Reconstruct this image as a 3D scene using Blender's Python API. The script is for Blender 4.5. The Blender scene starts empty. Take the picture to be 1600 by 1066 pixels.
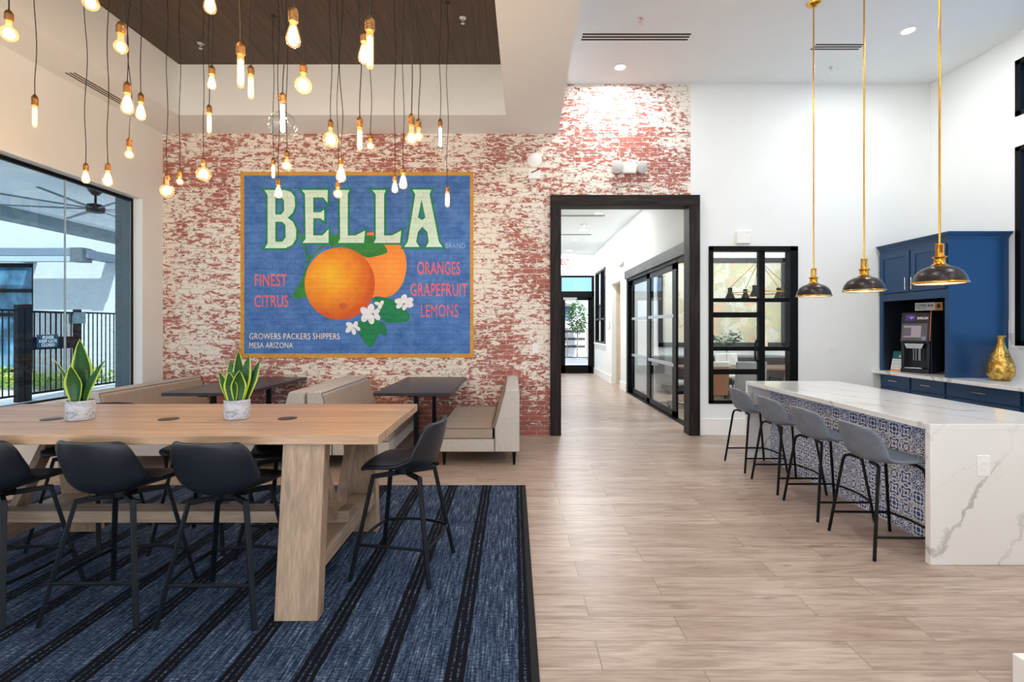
import bpy, bmesh, math, random
from mathutils import Vector, Matrix

random.seed(7)
scene = bpy.context.scene
col = scene.collection
PI = math.pi

# ------------------------------------------------------------------ camera, sky, sun, exposure
cam_data = bpy.data.cameras.new('camera')
cam_data.sensor_width = 36.0
cam_data.lens = 17.325
cam_data.shift_x = -3 / 1600
cam_data.shift_y = -22 / 1600
cam_data.clip_start = 0.05
cam_data.clip_end = 300
cam = bpy.data.objects.new('camera', cam_data)
cam.location = (0, 0, 1.54)
cam.rotation_euler = (PI / 2, 0, 0)
col.objects.link(cam)
scene.camera = cam

world = bpy.data.worlds.new('sky')
scene.world = world
world.use_nodes = True
_n = world.node_tree.nodes
_l = world.node_tree.links
_bg = _n['Background']
_tc = _n.new('ShaderNodeTexCoord')
_sx = _n.new('ShaderNodeSeparateXYZ')
_rp = _n.new('ShaderNodeValToRGB')
_rp.color_ramp.elements[0].position = 0.0
_rp.color_ramp.elements[0].color = (0.86, 0.93, 1.0, 1)
_rp.color_ramp.elements[1].position = 0.6
_rp.color_ramp.elements[1].color = (0.62, 0.80, 1.0, 1)
_l.new(_tc.outputs['Generated'], _sx.inputs[0])
_l.new(_sx.outputs['Z'], _rp.inputs[0])
_l.new(_rp.outputs[0], _bg.inputs['Color'])
_bg.inputs['Strength'].default_value = 2.5

sun_data = bpy.data.lights.new('sun', 'SUN')
sun_data.energy = 10.0
sun_data.angle = math.radians(0.6)
sun_data.color = (1.0, 0.95, 0.87)
sun = bpy.data.objects.new('sun', sun_data)
sun.rotation_euler = Vector((-0.33, 1.0, -1.15)).to_track_quat('-Z', 'Y').to_euler()
sun.location = (-10, -10, 20)
col.objects.link(sun)

scene.view_settings.view_transform = 'Standard'
scene.view_settings.look = 'None'
scene.view_settings.gamma = 1.0
scene.view_settings.use_curve_mapping = False
scene.view_settings.exposure = 0.6
scene.cycles.max_bounces = 10
scene.cycles.diffuse_bounces = 5
scene.cycles.glossy_bounces = 4
scene.cycles.transparent_max_bounces = 16
scene.cycles.caustics_reflective = False
scene.cycles.caustics_refractive = False
scene.cycles.sample_clamp_indirect = 6.0
scene.cycles.use_denoising = True


def area_lamp(name, loc, size, power, color=(1, 1, 1), rot=(0, 0, 0), parent=None, shape='DISK'):
    d = bpy.data.lights.new(name, 'AREA')
    d.shape = shape
    d.size = size
    d.energy = power
    d.color = color
    o = bpy.data.objects.new(name, d)
    o.location = loc
    o.rotation_euler = rot
    col.objects.link(o)
    if parent:
        o.parent = parent
    return o


# ------------------------------------------------------------------ helpers: shapes
class MB:
    def __init__(self):
        self.v = []
        self.f = []

    def add(self, v, f):
        n = len(self.v)
        self.v += [tuple(p) for p in v]
        self.f += [tuple(i + n for i in q) for q in f]
        return self

    def hexa(self, p):
        return self.add(p, [(0, 3, 2, 1), (4, 5, 6, 7), (0, 1, 5, 4), (1, 2, 6, 5), (2, 3, 7, 6), (3, 0, 4, 7)])

    def box(self, x0, x1, y0, y1, z0, z1):
        return self.hexa([(x0, y0, z0), (x1, y0, z0), (x1, y1, z0), (x0, y1, z0),
                          (x0, y0, z1), (x1, y0, z1), (x1, y1, z1), (x0, y1, z1)])

    def beam(self, a, b, w, h, up=(0, 0, 1)):
        a, b = Vector(a), Vector(b)
        d = (b - a).normalized()
        s = d.cross(Vector(up))
        if s.length < 1e-5:
            s = d.cross(Vector((0, 1, 0)))
        s.normalize()
        u = s.cross(d)
        s, u = s * w / 2, u * h / 2
        return self.hexa([a - s - u, a + s - u, a + s + u, a - s + u, b - s - u, b + s - u, b + s + u, b - s + u])

    def tube(self, pts, r, n=8, closed=False, caps=True):
        pts = [Vector(p) for p in pts]
        m = len(pts)
        rr = r if isinstance(r, (list, tuple)) else [r] * m
        vs, fs = [], []
        prev = None
        for i, p in enumerate(pts):
            if closed:
                d = pts[(i + 1) % m] - pts[i - 1]
            else:
                d = pts[min(i + 1, m - 1)] - pts[max(i - 1, 0)]
            d.normalize()
            if prev is None:
                s = d.cross(Vector((0, 0, 1)))
                if s.length < 1e-3:
                    s = d.cross(Vector((0, 1, 0)))
            else:
                s = prev - d * prev.dot(d)
            s.normalize()
            prev = s
            u = d.cross(s)
            for k in range(n):
                a = 2 * PI * k / n + PI / n
                vs.append(p + (s * math.cos(a) + u * math.sin(a)) * rr[i])
        for i in range(m if closed else m - 1):
            j = (i + 1) % m
            for k in range(n):
                q = (k + 1) % n
                fs.append((i * n + k, i * n + q, j * n + q, j * n + k))
        if caps and not closed:
            fs.append(tuple(range(n - 1, -1, -1)))
            fs.append(tuple((m - 1) * n + k for k in range(n)))
        return self.add(vs, fs)

    def lathe(self, prof, c=(0, 0, 0), n=28, capb=True, capt=True):
        vs, fs = [], []
        m = len(prof)
        for r, z in prof:
            for k in range(n):
                a = 2 * PI * k / n
                vs.append((c[0] + r * math.cos(a), c[1] + r * math.sin(a), c[2] + z))
        for i in range(m - 1):
            for k in range(n):
                q = (k + 1) % n
                fs.append((i * n + k, i * n + q, (i + 1) * n + q, (i + 1) * n + k))
        if capb:
            fs.append(tuple(range(n - 1, -1, -1)))
        if capt:
            fs.append(tuple((m - 1) * n + k for k in range(n)))
        return self.add(vs, fs)

    def grid(self, fn, nu, nv):
        vs = [fn(i / nu, j / nv) for j in range(nv + 1) for i in range(nu + 1)]
        fs = []
        for j in range(nv):
            for i in range(nu):
                a = j * (nu + 1) + i
                fs.append((a, a + 1, a + nu + 2, a + nu + 1))
        return self.add(vs, fs)

    def prism(self, poly, d):
        d = Vector(d)
        n = len(poly)
        vs = [Vector(p) for p in poly] + [Vector(p) + d for p in poly]
        fs = [tuple(range(n - 1, -1, -1)), tuple(range(n, 2 * n))]
        fs += [(i, (i + 1) % n, n + (i + 1) % n, n + i) for i in range(n)]
        return self.add(vs, fs)

    def build(self, name, m, parent=None, bevel=0, seg=2, smooth=True, angle=38, solid=0, sub=0, offset=0):
        me = bpy.data.meshes.new(name)
        me.from_pydata(self.v, [], self.f)
        bm = bmesh.new()
        bm.from_mesh(me)
        bmesh.ops.recalc_face_normals(bm, faces=bm.faces)
        bm.to_mesh(me)
        bm.free()
        return link(name, me, m, parent, bevel, seg, smooth, angle, solid, sub, offset)


def link(name, me, m, parent=None, bevel=0, seg=2, smooth=True, angle=38, solid=0, sub=0, offset=0):
    if m:
        me.materials.append(m)
    if smooth:
        me.shade_smooth()
        if not sub:
            me.set_sharp_from_angle(angle=math.radians(angle))
    o = bpy.data.objects.new(name, me)
    col.objects.link(o)
    if parent:
        o.parent = parent
    if solid:
        k = o.modifiers.new('thickness', 'SOLIDIFY')
        k.thickness = solid
        k.offset = offset
    if sub:
        k = o.modifiers.new('smooth', 'SUBSURF')
        k.levels = sub
        k.render_levels = sub
    if bevel:
        k = o.modifiers.new('edge', 'BEVEL')
        k.width = bevel
        k.segments = seg
        k.limit_method = 'ANGLE'
        k.angle_limit = math.radians(40)
    return o


def tag(o, label, cat, group=None, kind=None):
    if label:
        o['label'] = label
    if cat:
        o['category'] = cat
    if group:
        o['group'] = group
    if kind:
        o['kind'] = kind
    return o


def thing(name, label, cat, loc=(0, 0, 0), rz=0, group=None):
    o = bpy.data.objects.new(name, None)
    o.empty_display_size = 0.1
    o.location = loc
    o.rotation_euler = (0, 0, rz)
    col.objects.link(o)
    return tag(o, label, cat, group)


def struct(name, mb, m, parent=None, **k):
    o = mb.build(name, m, parent, **k)
    if not parent:
        o['kind'] = 'structure'
    return o


def struct_empty(name, loc=(0, 0, 0)):
    o = bpy.data.objects.new(name, None)
    o.location = loc
    col.objects.link(o)
    o['kind'] = 'structure'
    return o


def copy_tree(o, parent=None):
    c = o.copy()
    col.objects.link(c)
    if parent:
        c.parent = parent
    for ch in list(o.children):
        copy_tree(ch, c)
    return c


def dup(o, loc, rz, label, group=None):
    c = copy_tree(o)
    c.location = loc
    c.rotation_euler = (0, 0, rz)
    c['label'] = label
    if group:
        c['group'] = group
    return c


# flat lettering / painted shapes: built in x-y, then stood up
def curve_mesh(polys, depth, grow=0.0):
    cu = bpy.data.curves.new('outline', 'CURVE')
    cu.dimensions = '2D'
    cu.fill_mode = 'BOTH'
    cu.extrude = depth / 2
    cu.offset = grow
    for p in polys:
        s = cu.splines.new('POLY')
        s.points.add(len(p) - 1)
        for i, (x, y) in enumerate(p):
            s.points[i].co = (x, y, 0, 1)
        s.use_cyclic_u = True
    return data_mesh(cu)


def data_mesh(cu):
    o = bpy.data.objects.new('outline', cu)
    col.objects.link(o)
    dg = bpy.context.evaluated_depsgraph_get()
    me = bpy.data.meshes.new_from_object(o.evaluated_get(dg))
    bpy.data.objects.remove(o)
    bpy.data.curves.remove(cu)
    return me


def text_mesh(body, w, h, depth, bold=0.0, spacing=1.0, line=1.0):
    """lettering centred on the origin, fitted to w x h"""
    cu = bpy.data.curves.new('lettering', 'FONT')
    cu.body = body
    cu.align_x = 'CENTER'
    cu.extrude = depth / 2
    cu.offset = bold
    cu.space_character = spacing
    cu.space_line = line
    cu.resolution_u = 3
    me = data_mesh(cu)
    xs = [v.co.x for v in me.vertices]
    ys = [v.co.y for v in me.vertices]
    cx, cy = (min(xs) + max(xs)) / 2, (min(ys) + max(ys)) / 2
    sx, sy = w / (max(xs) - min(xs)), h / (max(ys) - min(ys))
    for v in me.vertices:
        v.co.x = (v.co.x - cx) * sx
        v.co.y = (v.co.y - cy) * sy
    return me


def stand(me, origin, right=(1, 0, 0), up=(0, 0, 1)):
    """map x->right, y->up, z->towards the viewer of the face"""
    r, u = Vector(right).normalized(), Vector(up).normalized()
    n = r.cross(u)
    o = Vector(origin)
    for v in me.vertices:
        v.co = o + r * v.co.x + u * v.co.y + n * v.co.z
    return me


# ------------------------------------------------------------------ helpers: materials
def lin(c):
    if isinstance(c[0], int) or max(c) > 1.0:
        return tuple((x / 255 / 12.92) if x / 255 <= 0.04045 else ((x / 255 + 0.055) / 1.055) ** 2.4 for x in c[:3]) + (1,)
    return tuple(c[:3]) + (1,)


class Mat:
    def __init__(self, name):
        self.m = bpy.data.materials.new(name)
        self.m.use_nodes = True
        self.t = self.m.node_tree
        self.b = self.t.nodes['Principled BSDF']

    def n(self, kind, **k):
        o = self.t.nodes.new('ShaderNode' + kind)
        for a, v in k.items():
            setattr(o, a, v)
        return o

    def l(self, a, b):
        self.t.links.new(a, b)

    def set(self, **k):
        for a, v in k.items():
            self.b.inputs[a.replace('_', ' ')].default_value = v
        return self

    def coord(self, scale=(1, 1, 1), loc=(0, 0, 0), swap=None):
        tc = self.n('TexCoord')
        src = tc.outputs['Object']
        if swap:                                    # e.g. 'xz' : put these axes on x, y
            s = self.n('SeparateXYZ')
            self.l(src, s.inputs[0])
            c = self.n('CombineXYZ')
            for i, a in enumerate(swap):
                self.l(s.outputs['xyz'.index(a)], c.inputs[i])
            src = c.outputs[0]
        mp = self.n('Mapping')
        mp.inputs['Scale'].default_value = scale
        mp.inputs['Location'].default_value = loc
        self.l(src, mp.inputs[0])
        return mp.outputs[0]

    def noise(self, vec, scale=5, detail=4, rough=0.55, dist=0.0):
        o = self.n('TexNoise')
        o.inputs['Scale'].default_value = scale
        o.inputs['Detail'].default_value = detail
        o.inputs['Roughness'].default_value = rough
        o.inputs['Distortion'].default_value = dist
        self.l(vec, o.inputs['Vector'])
        return o.outputs['Fac']

    def ramp(self, fac, stops):
        o = self.n('ValToRGB')
        e = o.color_ramp.elements
        while len(e) < len(stops):
            e.new(0.5)
        for i, (p, c) in enumerate(stops):
            e[i].position = p
            e[i].color = lin(c) if not isinstance(c, float) else (c, c, c, 1)
        self.l(fac, o.inputs[0])
        return o.outputs[0]

    def mix(self, fac, a, b, mode='MIX'):
        o = self.n('MixRGB', blend_type=mode)
        for i, v in ((0, fac), (1, a), (2, b)):
            if isinstance(v, (int, float)):
                o.inputs[i].default_value = v
            elif isinstance(v, tuple):
                o.inputs[i].default_value = lin(v)
            else:
                self.l(v, o.inputs[i])
        return o.outputs[0]

    def math(self, op, a, b=0.0, c=None):
        o = self.n('Math', operation=op)
        for i, v in enumerate((a, b) if c is None else (a, b, c)):
            if isinstance(v, (int, float)):
                o.inputs[i].default_value = v
            else:
                self.l(v, o.inputs[i])
        return o.outputs[0]

    def bump(self, h, strength=0.3, dist=0.01):
        o = self.n('Bump')
        o.inputs['Strength'].default_value = strength
        o.inputs['Distance'].default_value = dist
        self.l(h, o.inputs['Height'])
        self.l(o.outputs[0], self.b.inputs['Normal'])

    def color(self, c):
        if isinstance(c, tuple):
            self.b.inputs['Base Color'].default_value = lin(c)
        else:
            self.l(c, self.b.inputs['Base Color'])
        return self


def plain(name, c, rough=0.5, metal=0.0, vary=0.06, scale=6, bump=0.0, bscale=200, spec=0.5, stretch=(1, 1, 1)):
    a = Mat(name)
    v = a.coord(stretch)
    f = a.noise(v, scale, 5)
    c = lin(c)[:3]
    lo = tuple(x * (1 - vary) for x in c)
    hi = tuple(min(1.0, x * (1 + vary)) for x in c)
    a.color(a.ramp(f, [(0.3, lo), (0.7, hi)]))
    a.set(Roughness=rough, Metallic=metal, Specular_IOR_Level=spec)
    if bump:
        a.bump(a.noise(v, bscale, 3), bump, 0.003)
    return a.m


def emis(name, c, strength):
    a = Mat(name)
    a.color((0.0, 0.0, 0.0))
    a.b.inputs['Emission Color'].default_value = lin(c)
    a.b.inputs['Emission Strength'].default_value = strength
    return a.m


def glass(name, tint=(0.95, 0.97, 0.97), rough=0.02, ior=1.45, extra=0.0, glow=None):
    a = Mat(name)
    t = a.n('BsdfTransparent')
    t.inputs[0].default_value = lin(tuple(x ** 0.5 for x in tint))   # a pane has two faces
    g = a.n('BsdfGlossy')
    g.inputs['Roughness'].default_value = rough
    f = a.n('Fresnel')
    f.inputs[0].default_value = ior
    geo = a.n('NewGeometry')
    front = a.math('SUBTRACT', 1.0, geo.outputs['Backfacing'])
    fac = a.math('MULTIPLY', a.math('ADD', f.outputs[0], extra), front)
    mx = a.n('MixShader')
    a.l(fac, mx.inputs[0])
    a.l(t.outputs[0], mx.inputs[1])
    a.l(g.outputs[0], mx.inputs[2])
    out = mx.outputs[0]
    if glow:                                        # warm glow of a lit bulb's glass
        e = a.n('Emission')
        e.inputs[0].default_value = lin(glow[0])
        e.inputs[1].default_value = glow[1]
        sm = a.n('AddShader')
        a.l(out, sm.inputs[0])
        a.l(e.outputs[0], sm.inputs[1])
        out = sm.outputs[0]
    a.l(out, a.t.nodes['Material Output'].inputs['Surface'])
    return a.m


def wood(name, lo, hi, along='x', rough=0.5, knots=0.5, plank=0.0, scale=1.0, streak=0.5, spec=0.5):
    a = Mat(name)
    ax = 'xyz'.index(along)
    st = [14 * scale] * 3
    st[ax] = 1.1 * scale
    v = a.coord(tuple(st))
    f1 = a.noise(v, 1.6, 6, 0.6, 0.6)
    st2 = [60 * scale] * 3
    st2[ax] = 2.2 * scale
    f2 = a.noise(a.coord(tuple(st2)), 1.5, 3)
    f = a.mix(0.4, f1, f2)
    c = a.ramp(f, [(0.32, lo), (0.5, tuple((x + y) // 2 for x, y in zip(lo, hi))), (0.68, hi)])
    st3 = [5 * scale] * 3
    st3[ax] = 2.0 * scale
    k = a.noise(a.coord(tuple(st3), (3.1, 1.7, 5.2)), 1.7, 2, 0.4)
    km = a.ramp(k, [(0.66, 0.0), (0.74, 1.0)])
    c = a.mix(a.math('MULTIPLY', km, knots), c, tuple(int(x * 0.62) for x in lo))
    if plank:
        vo = a.n('TexWhiteNoise', noise_dimensions='1D')
        s = a.n('SeparateXYZ')
        a.l(a.coord(), s.inputs[0])
        oth = {'x': 1, 'y': 0, 'z': 0}[along]
        q = a.math('FLOOR', a.math('DIVIDE', s.outputs[oth], plank))
        a.l(q, vo.inputs['W'])
        c = a.mix(a.math('MULTIPLY', vo.outputs[0], streak), c, tuple(int(x * 0.72) for x in lo))
        fr = a.math('FRACT', a.math('DIVIDE', s.outputs[oth], plank))
        seam = a.math('LESS_THAN', a.math('ABSOLUTE', a.math('SUBTRACT', fr, 0.5)), 0.485)
        c = a.mix(seam, tuple(int(x * 0.35) for x in lo), c)
    a.color(c)
    a.set(Roughness=rough, Specular_IOR_Level=spec)
    a.bump(f2, 0.12, 0.002)
    return a.m


def brick_nodes(a, vec, w, h, mortar, c1, c2, cm, smooth=0.1):
    o = a.n('TexBrick')
    o.offset = 0.5
    for i, v in (('Color1', c1), ('Color2', c2), ('Mortar', cm)):
        o.inputs[i].default_value = lin(v)
    o.inputs['Scale'].default_value = 1.0
    o.inputs['Mortar Size'].default_value = mortar
    o.inputs['Mortar Smooth'].default_value = smooth
    o.inputs['Bias'].default_value = 0.0
    o.inputs['Brick Width'].default_value = w
    o.inputs['Row Height'].default_value = h
    a.l(vec, o.inputs['Vector'])
    return o


def brick_mat():
    a = Mat('whitewashed brick')
    v = a.coord(swap='xzy', loc=(0, 0.013, 0))
    b = brick_nodes(a, v, 0.215, 0.0722, 0.0045, (172, 102, 92), (140, 80, 74), (208, 198, 190))
    # brick tone by patch
    n1 = a.noise(a.coord((1, 1, 1)), 9, 5, 0.6)
    c = a.mix(a.math('MULTIPLY', n1, 0.45), b.outputs['Color'], (188, 118, 102))
    # dark, half-bare mortar joints
    jn = a.ramp(a.noise(v, 18, 3), [(0.42, 0.0), (0.52, 1.0)])
    joint = a.math('MULTIPLY', b.outputs['Fac'], jn)
    # whitewash, scraped in streaks along the courses and differing brick by brick
    per = brick_nodes(a, v, 0.215, 0.0722, 0.0, (0.0, 0.0, 0.0), (1.0, 1.0, 1.0), (0.5, 0.5, 0.5))
    m1 = a.noise(a.coord((8, 8, 19)), 1.5, 9, 0.70, 0.6)
    m2 = a.noise(a.coord((0.9, 1, 0.9), (4.3, 0, 2.2)), 1.3, 3, 0.5)
    s = a.math('ADD', m1, a.math('MULTIPLY', a.math('SUBTRACT', per.outputs['Color'], 0.5), 0.10))
    s = a.math('ADD', s, a.math('MULTIPLY', a.math('SUBTRACT', m2, 0.5), 0.42))
    # less paint low down, behind the benches
    sp = a.n('SeparateXYZ')
    a.l(a.coord(), sp.inputs[0])
    low = a.math('MULTIPLY', a.math('SUBTRACT', 0.95, sp.outputs[2]), 0.22)
    low = a.math('MAXIMUM', a.math('MINIMUM', low, 0.13), 0.0)
    s = a.math('SUBTRACT', s, low)
    s = a.math('ADD', s, a.math('MULTIPLY', b.outputs['Fac'], 0.06))
    mask = a.ramp(s, [(0.475, 0.0), (0.505, 1.0)])
    c = a.mix(mask, c, (236, 229, 219))
    c = a.mix(a.math('MULTIPLY', joint, 0.55), c, (120, 96, 88))
    a.color(c)
    a.set(Roughness=0.85)
    h = a.math('SUBTRACT', a.math('MULTIPLY', m1, 0.5), b.outputs['Fac'])
    a.bump(h, 0.5, 0.006)
    return a.m


def painted_brick(name, base, light, dark_joint=0.45):
    a = Mat(name)
    v = a.coord(swap='xzy', loc=(0, 0.013, 0))
    b = brick_nodes(a, v, 0.215, 0.0722, 0.004, (1.0, 1.0, 1.0), (0.8, 0.8, 0.8), (0.9, 0.9, 0.9))
    n1 = a.noise(a.coord((1.4, 1, 2)), 3.0, 8, 0.7)
    c = a.ramp(n1, [(0.3, base), (0.75, light)])
    c = a.mix(0.25, c, b.outputs['Color'], 'MULTIPLY')
    jn = a.ramp(a.noise(v, 14, 3), [(0.4, 0.0), (0.56, 1.0)])
    jt = a.math('MULTIPLY', a.math('MULTIPLY', b.outputs['Fac'], jn), dark_joint)
    c = a.mix(jt, c, tuple(int(x * 0.4) for x in base))
    a.color(c)
    a.set(Roughness=0.8)
    a.bump(a.math('SUBTRACT', 0.0, b.outputs['Fac']), 0.4, 0.004)
    return a.m


def orange_paint(name, c0, c1, c2, centre, radius):
    a = Mat(name)
    v = a.coord(loc=(-centre[0], 0, -centre[1]))
    sp = a.n('SeparateXYZ')
    a.l(v, sp.inputs[0])
    r = a.math('SQRT', a.math('ADD', a.math('POWER', a.math('ABSOLUTE', sp.outputs[0]), 2.0), a.math('POWER', a.math('ABSOLUTE', sp.outputs[2]), 2.0)))
    r = a.math('DIVIDE', r, radius)
    r = a.math('ADD', r, a.math('MULTIPLY', a.math('SUBTRACT', a.noise(v, 5, 5), 0.5), 0.5))
    c = a.ramp(r, [(0.05, c0), (0.5, c1), (1.0, c2)])
    b = brick_nodes(a, a.coord(swap='xzy', loc=(0, 0.013, 0)), 0.215, 0.0722, 0.004, (1.0, 1.0, 1.0), (0.92, 0.92, 0.92), (0.7, 0.66, 0.6))
    c = a.mix(0.45, c, b.outputs['Color'], 'MULTIPLY')
    a.color(c)
    a.set(Roughness=0.8)
    return a.m


def floor_mat():
    a = Mat('plank floor')
    v = a.coord(loc=(0.37, -3.24 % 0.206 + 0.0, 0))
    v = a.coord(loc=(0.37, -0.150, 0))
    b = brick_nodes(a, v, 1.22, 0.206, 0.0016, (0.0, 0.0, 0.0), (1.0, 1.0, 1.0), (0.5, 0.5, 0.5), 0.0)
    b.offset = 0.37
    rnd = b.outputs['Color']
    tc = a.n('TexCoord')
    ad = a.n('VectorMath', operation='ADD')
    sc = a.n('VectorMath', operation='SCALE')
    cb = a.n('CombineXYZ')
    a.l(rnd, cb.inputs[0]); a.l(rnd, cb.inputs[1]); a.l(rnd, cb.inputs[2])
    a.l(cb.outputs[0], sc.inputs[0]); sc.inputs['Scale'].default_value = 37.0
    a.l(tc.outputs['Object'], ad.inputs[0]); a.l(sc.outputs[0], ad.inputs[1])

    def st(s):
        m = a.n('Mapping')
        m.inputs['Scale'].default_value = s
        a.l(ad.outputs[0], m.inputs[0])
        return m.outputs[0]
    g = a.noise(st((1.3, 11, 1)), 1.7, 7, 0.62, 0.7)
    g2 = a.noise(st((3.5, 60, 1)), 1.5, 3)
    gg = a.mix(0.35, g, g2)
    c = a.ramp(gg, [(0.30, (122, 102, 90)), (0.46, (170, 150, 136)), (0.66, (205, 188, 175))])
    c = a.mix(a.math('MULTIPLY', rnd, 0.5), c, (146, 122, 107))
    k = a.noise(st((2.6, 9, 1)), 1.5, 3, 0.5)
    c = a.mix(a.math('MULTIPLY', a.ramp(k, [(0.64, 0.0), (0.74, 1.0)]), 0.55), c, (100, 78, 66))
    c = a.mix(a.math('MULTIPLY', b.outputs['Fac'], 0.85), c, (88, 72, 62))
    a.color(c)
    a.set(Roughness=0.34, Specular_IOR_Level=0.5)
    a.bump(a.math('SUBTRACT', a.math('MULTIPLY', gg, 0.3), b.outputs['Fac']), 0.25, 0.002)
    return a.m


def rug_mat():
    a = Mat('striped flatweave')
    v = a.coord()
    sp = a.n('SeparateXYZ')
    a.l(v, sp.inputs[0])
    st = a.noise(a.coord((90, 5, 1)), 1.0, 4, 0.7)
    st2 = a.noise(a.coord((30, 70, 1)), 1.3, 3, 0.7)
    f = a.mix(0.4, st, st2)
    c = a.ramp(f, [(0.36, (14, 22, 38)), (0.47, (40, 56, 82)), (0.57, (90, 108, 134)), (0.67, (190, 198, 210))])
    # twin black stripes every 0.325 m
    x = a.math('SUBTRACT', sp.outputs[0], 0.1 - 0.36)
    fr = a.math('ABSOLUTE', a.math('SUBTRACT', a.math('FRACT', a.math('DIVIDE', x, 0.325)), 0.5))
    d = a.math('MULTIPLY', a.math('SUBTRACT', 0.5, fr), 0.325)       # distance from stripe centre
    wob = a.math('MULTIPLY', a.math('SUBTRACT', a.noise(a.coord((2, 7, 1)), 3, 2), 0.5), 0.010)
    d = a.math('ADD', d, wob)
    outer = a.math('LESS_THAN', d, 0.044)
    thread = a.math('LESS_THAN', a.math('ABSOLUTE', a.math('SUBTRACT', d, 0.016)), 0.0055)
    black = a.math('MULTIPLY', outer, a.math('SUBTRACT', 1.0, a.math('MULTIPLY', thread, a.ramp(st2, [(0.42, 0.0), (0.6, 1.0)]))))
    c = a.mix(black, c, (13, 13, 20))
    w = a.n('TexWave', wave_type='BANDS', bands_direction='Y')
    w.inputs['Scale'].default_value = 28
    w.inputs['Distortion'].default_value = 1.0
    a.l(v, w.inputs['Vector'])
    c = a.mix(a.math('MULTIPLY', a.math('SUBTRACT', 1.0, w.outputs['Fac']), 0.35), c, (14, 20, 36))
    a.color(c)
    a.set(Roughness=0.95, Specular_IOR_Level=0.15)
    a.bump(w.outputs['Fac'], 0.5, 0.004)
    return a.m


def marble_mat():
    a = Mat('white veined quartz')
    v = a.coord()
    sp = a.n('SeparateXYZ')
    a.l(v, sp.inputs[0])
    wob = a.math('MULTIPLY', a.math('SUBTRACT', a.noise(v, 2.2, 5, 0.6), 0.5), 0.55)
    wob2 = a.math('MULTIPLY', a.math('SUBTRACT', a.noise(v, 14, 3, 0.6), 0.5), 0.03)
    s = a.math('ADD', a.math('ADD', sp.outputs[0], a.math('MULTIPLY', sp.outputs[1], 0.5)), a.math('ADD', wob, wob2))
    s = a.math('SUBTRACT', s, a.math('MULTIPLY', sp.outputs[2], 0.62))
    # two families of veins
    d1 = a.math('ABSOLUTE', a.math('SUBTRACT', a.math('FRACT', a.math('DIVIDE', a.math('ADD', s, 0.11), 0.46)), 0.5))
    v1 = a.ramp(d1, [(0.0, 1.0), (0.025, 0.7), (0.05, 0.0)])
    s2 = a.math('ADD', a.math('MULTIPLY', sp.outputs[2], 1.0), a.math('SUBTRACT', a.math('MULTIPLY', wob, 1.6), a.math('MULTIPLY', sp.outputs[0], 0.3)))
    d2 = a.math('ABSOLUTE', a.math('SUBTRACT', a.math('FRACT', a.math('DIVIDE', s2, 0.7)), 0.5))
    v2 = a.ramp(d2, [(0.0, 0.4), (0.010, 0.0)])
    amt = a.ramp(a.noise(v, 1.9, 3), [(0.38, 0.1), (0.6, 1.0)])
    c = a.mix(a.math('MULTIPLY', a.math('MAXIMUM', v1, v2), a.math('MULTIPLY', amt, 0.75)), (232, 231, 229), (158, 158, 154))
    a.color(c)
    a.set(Roughness=0.12, Specular_IOR_Level=0.55)
    return a.m


def encaustic_mat():
    """small square tiles, each cell one of a few blue rosette patterns"""
    a = Mat('blue patterned tile')
    sp = a.n('SeparateXYZ')
    a.l(a.coord(), sp.inputs[0])
    T = 0.115
    u0 = a.math('DIVIDE', a.math('ADD', sp.outputs[1], 0.02), T)
    v0 = a.math('DIVIDE', a.math('ADD', sp.outputs[2], 0.0), T)
    cell = a.n('CombineXYZ')
    a.l(a.math('FLOOR', u0), cell.inputs[0])
    a.l(a.math('FLOOR', v0), cell.inputs[1])
    wn = a.n('TexWhiteNoise', noise_dimensions='2D')
    a.l(cell.outputs[0], wn.inputs['Vector'])
    rnd = wn.outputs['Value']
    x = a.math('SUBTRACT', a.math('MULTIPLY', a.math('FRACT', u0), 2.0), 1.0)
    y = a.math('SUBTRACT', a.math('MULTIPLY', a.math('FRACT', v0), 2.0), 1.0)
    ax, ay = a.math('ABSOLUTE', x), a.math('ABSOLUTE', y)
    r = a.math('SQRT', a.math('ADD', a.math('MULTIPLY', x, x), a.math('MULTIPLY', y, y)))
    th = a.math('ARCTAN2', y, x)
    dia = a.math('ADD', ax, ay)
    mxx = a.math('MAXIMUM', ax, ay)
    mn = a.math('MINIMUM', ax, ay)

    def pat(rad, petals, amp, k, ph):
        w = a.math('MULTIPLY', a.math('COSINE', a.math('MULTIPLY', th, float(petals))), amp)
        return a.math('SINE', a.math('ADD', a.math('MULTIPLY', a.math('ADD', rad, a.math('MULTIPLY', w, rad)), k), ph))
    p1 = pat(r, 4, 0.30, 12.0, 0.4)
    p2 = pat(dia, 8, 0.22, 10.0, 1.9)
    p3 = a.math('ADD', a.math('SINE', a.math('MULTIPLY', mxx, 13.0)), a.math('SINE', a.math('MULTIPLY', mn, 17.0)))
    p4 = pat(r, 8, 0.38, 10.5, 2.4)

    def pick(lo, p, q):
        t = a.math('GREATER_THAN', rnd, lo)
        return a.math('ADD', a.math('MULTIPLY', t, q), a.math('MULTIPLY', a.math('SUBTRACT', 1.0, t), p))
    p = pick(0.75, pick(0.5, pick(0.25, p1, p2), p3), p4)
    thr = a.math('GREATER_THAN', p, 0.12)
    grout = a.math('GREATER_THAN', mxx, 0.965)
    fleck = a.noise(a.coord(), 90, 2)
    blue = a.ramp(fleck, [(0.35, (22, 46, 106)), (0.65, (58, 94, 160))])
    c = a.mix(thr, (238, 244, 255), blue)
    c = a.mix(grout, c, (188, 198, 214))
    a.color(c)
    a.set(Roughness=0.35)
    return a.m


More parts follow.
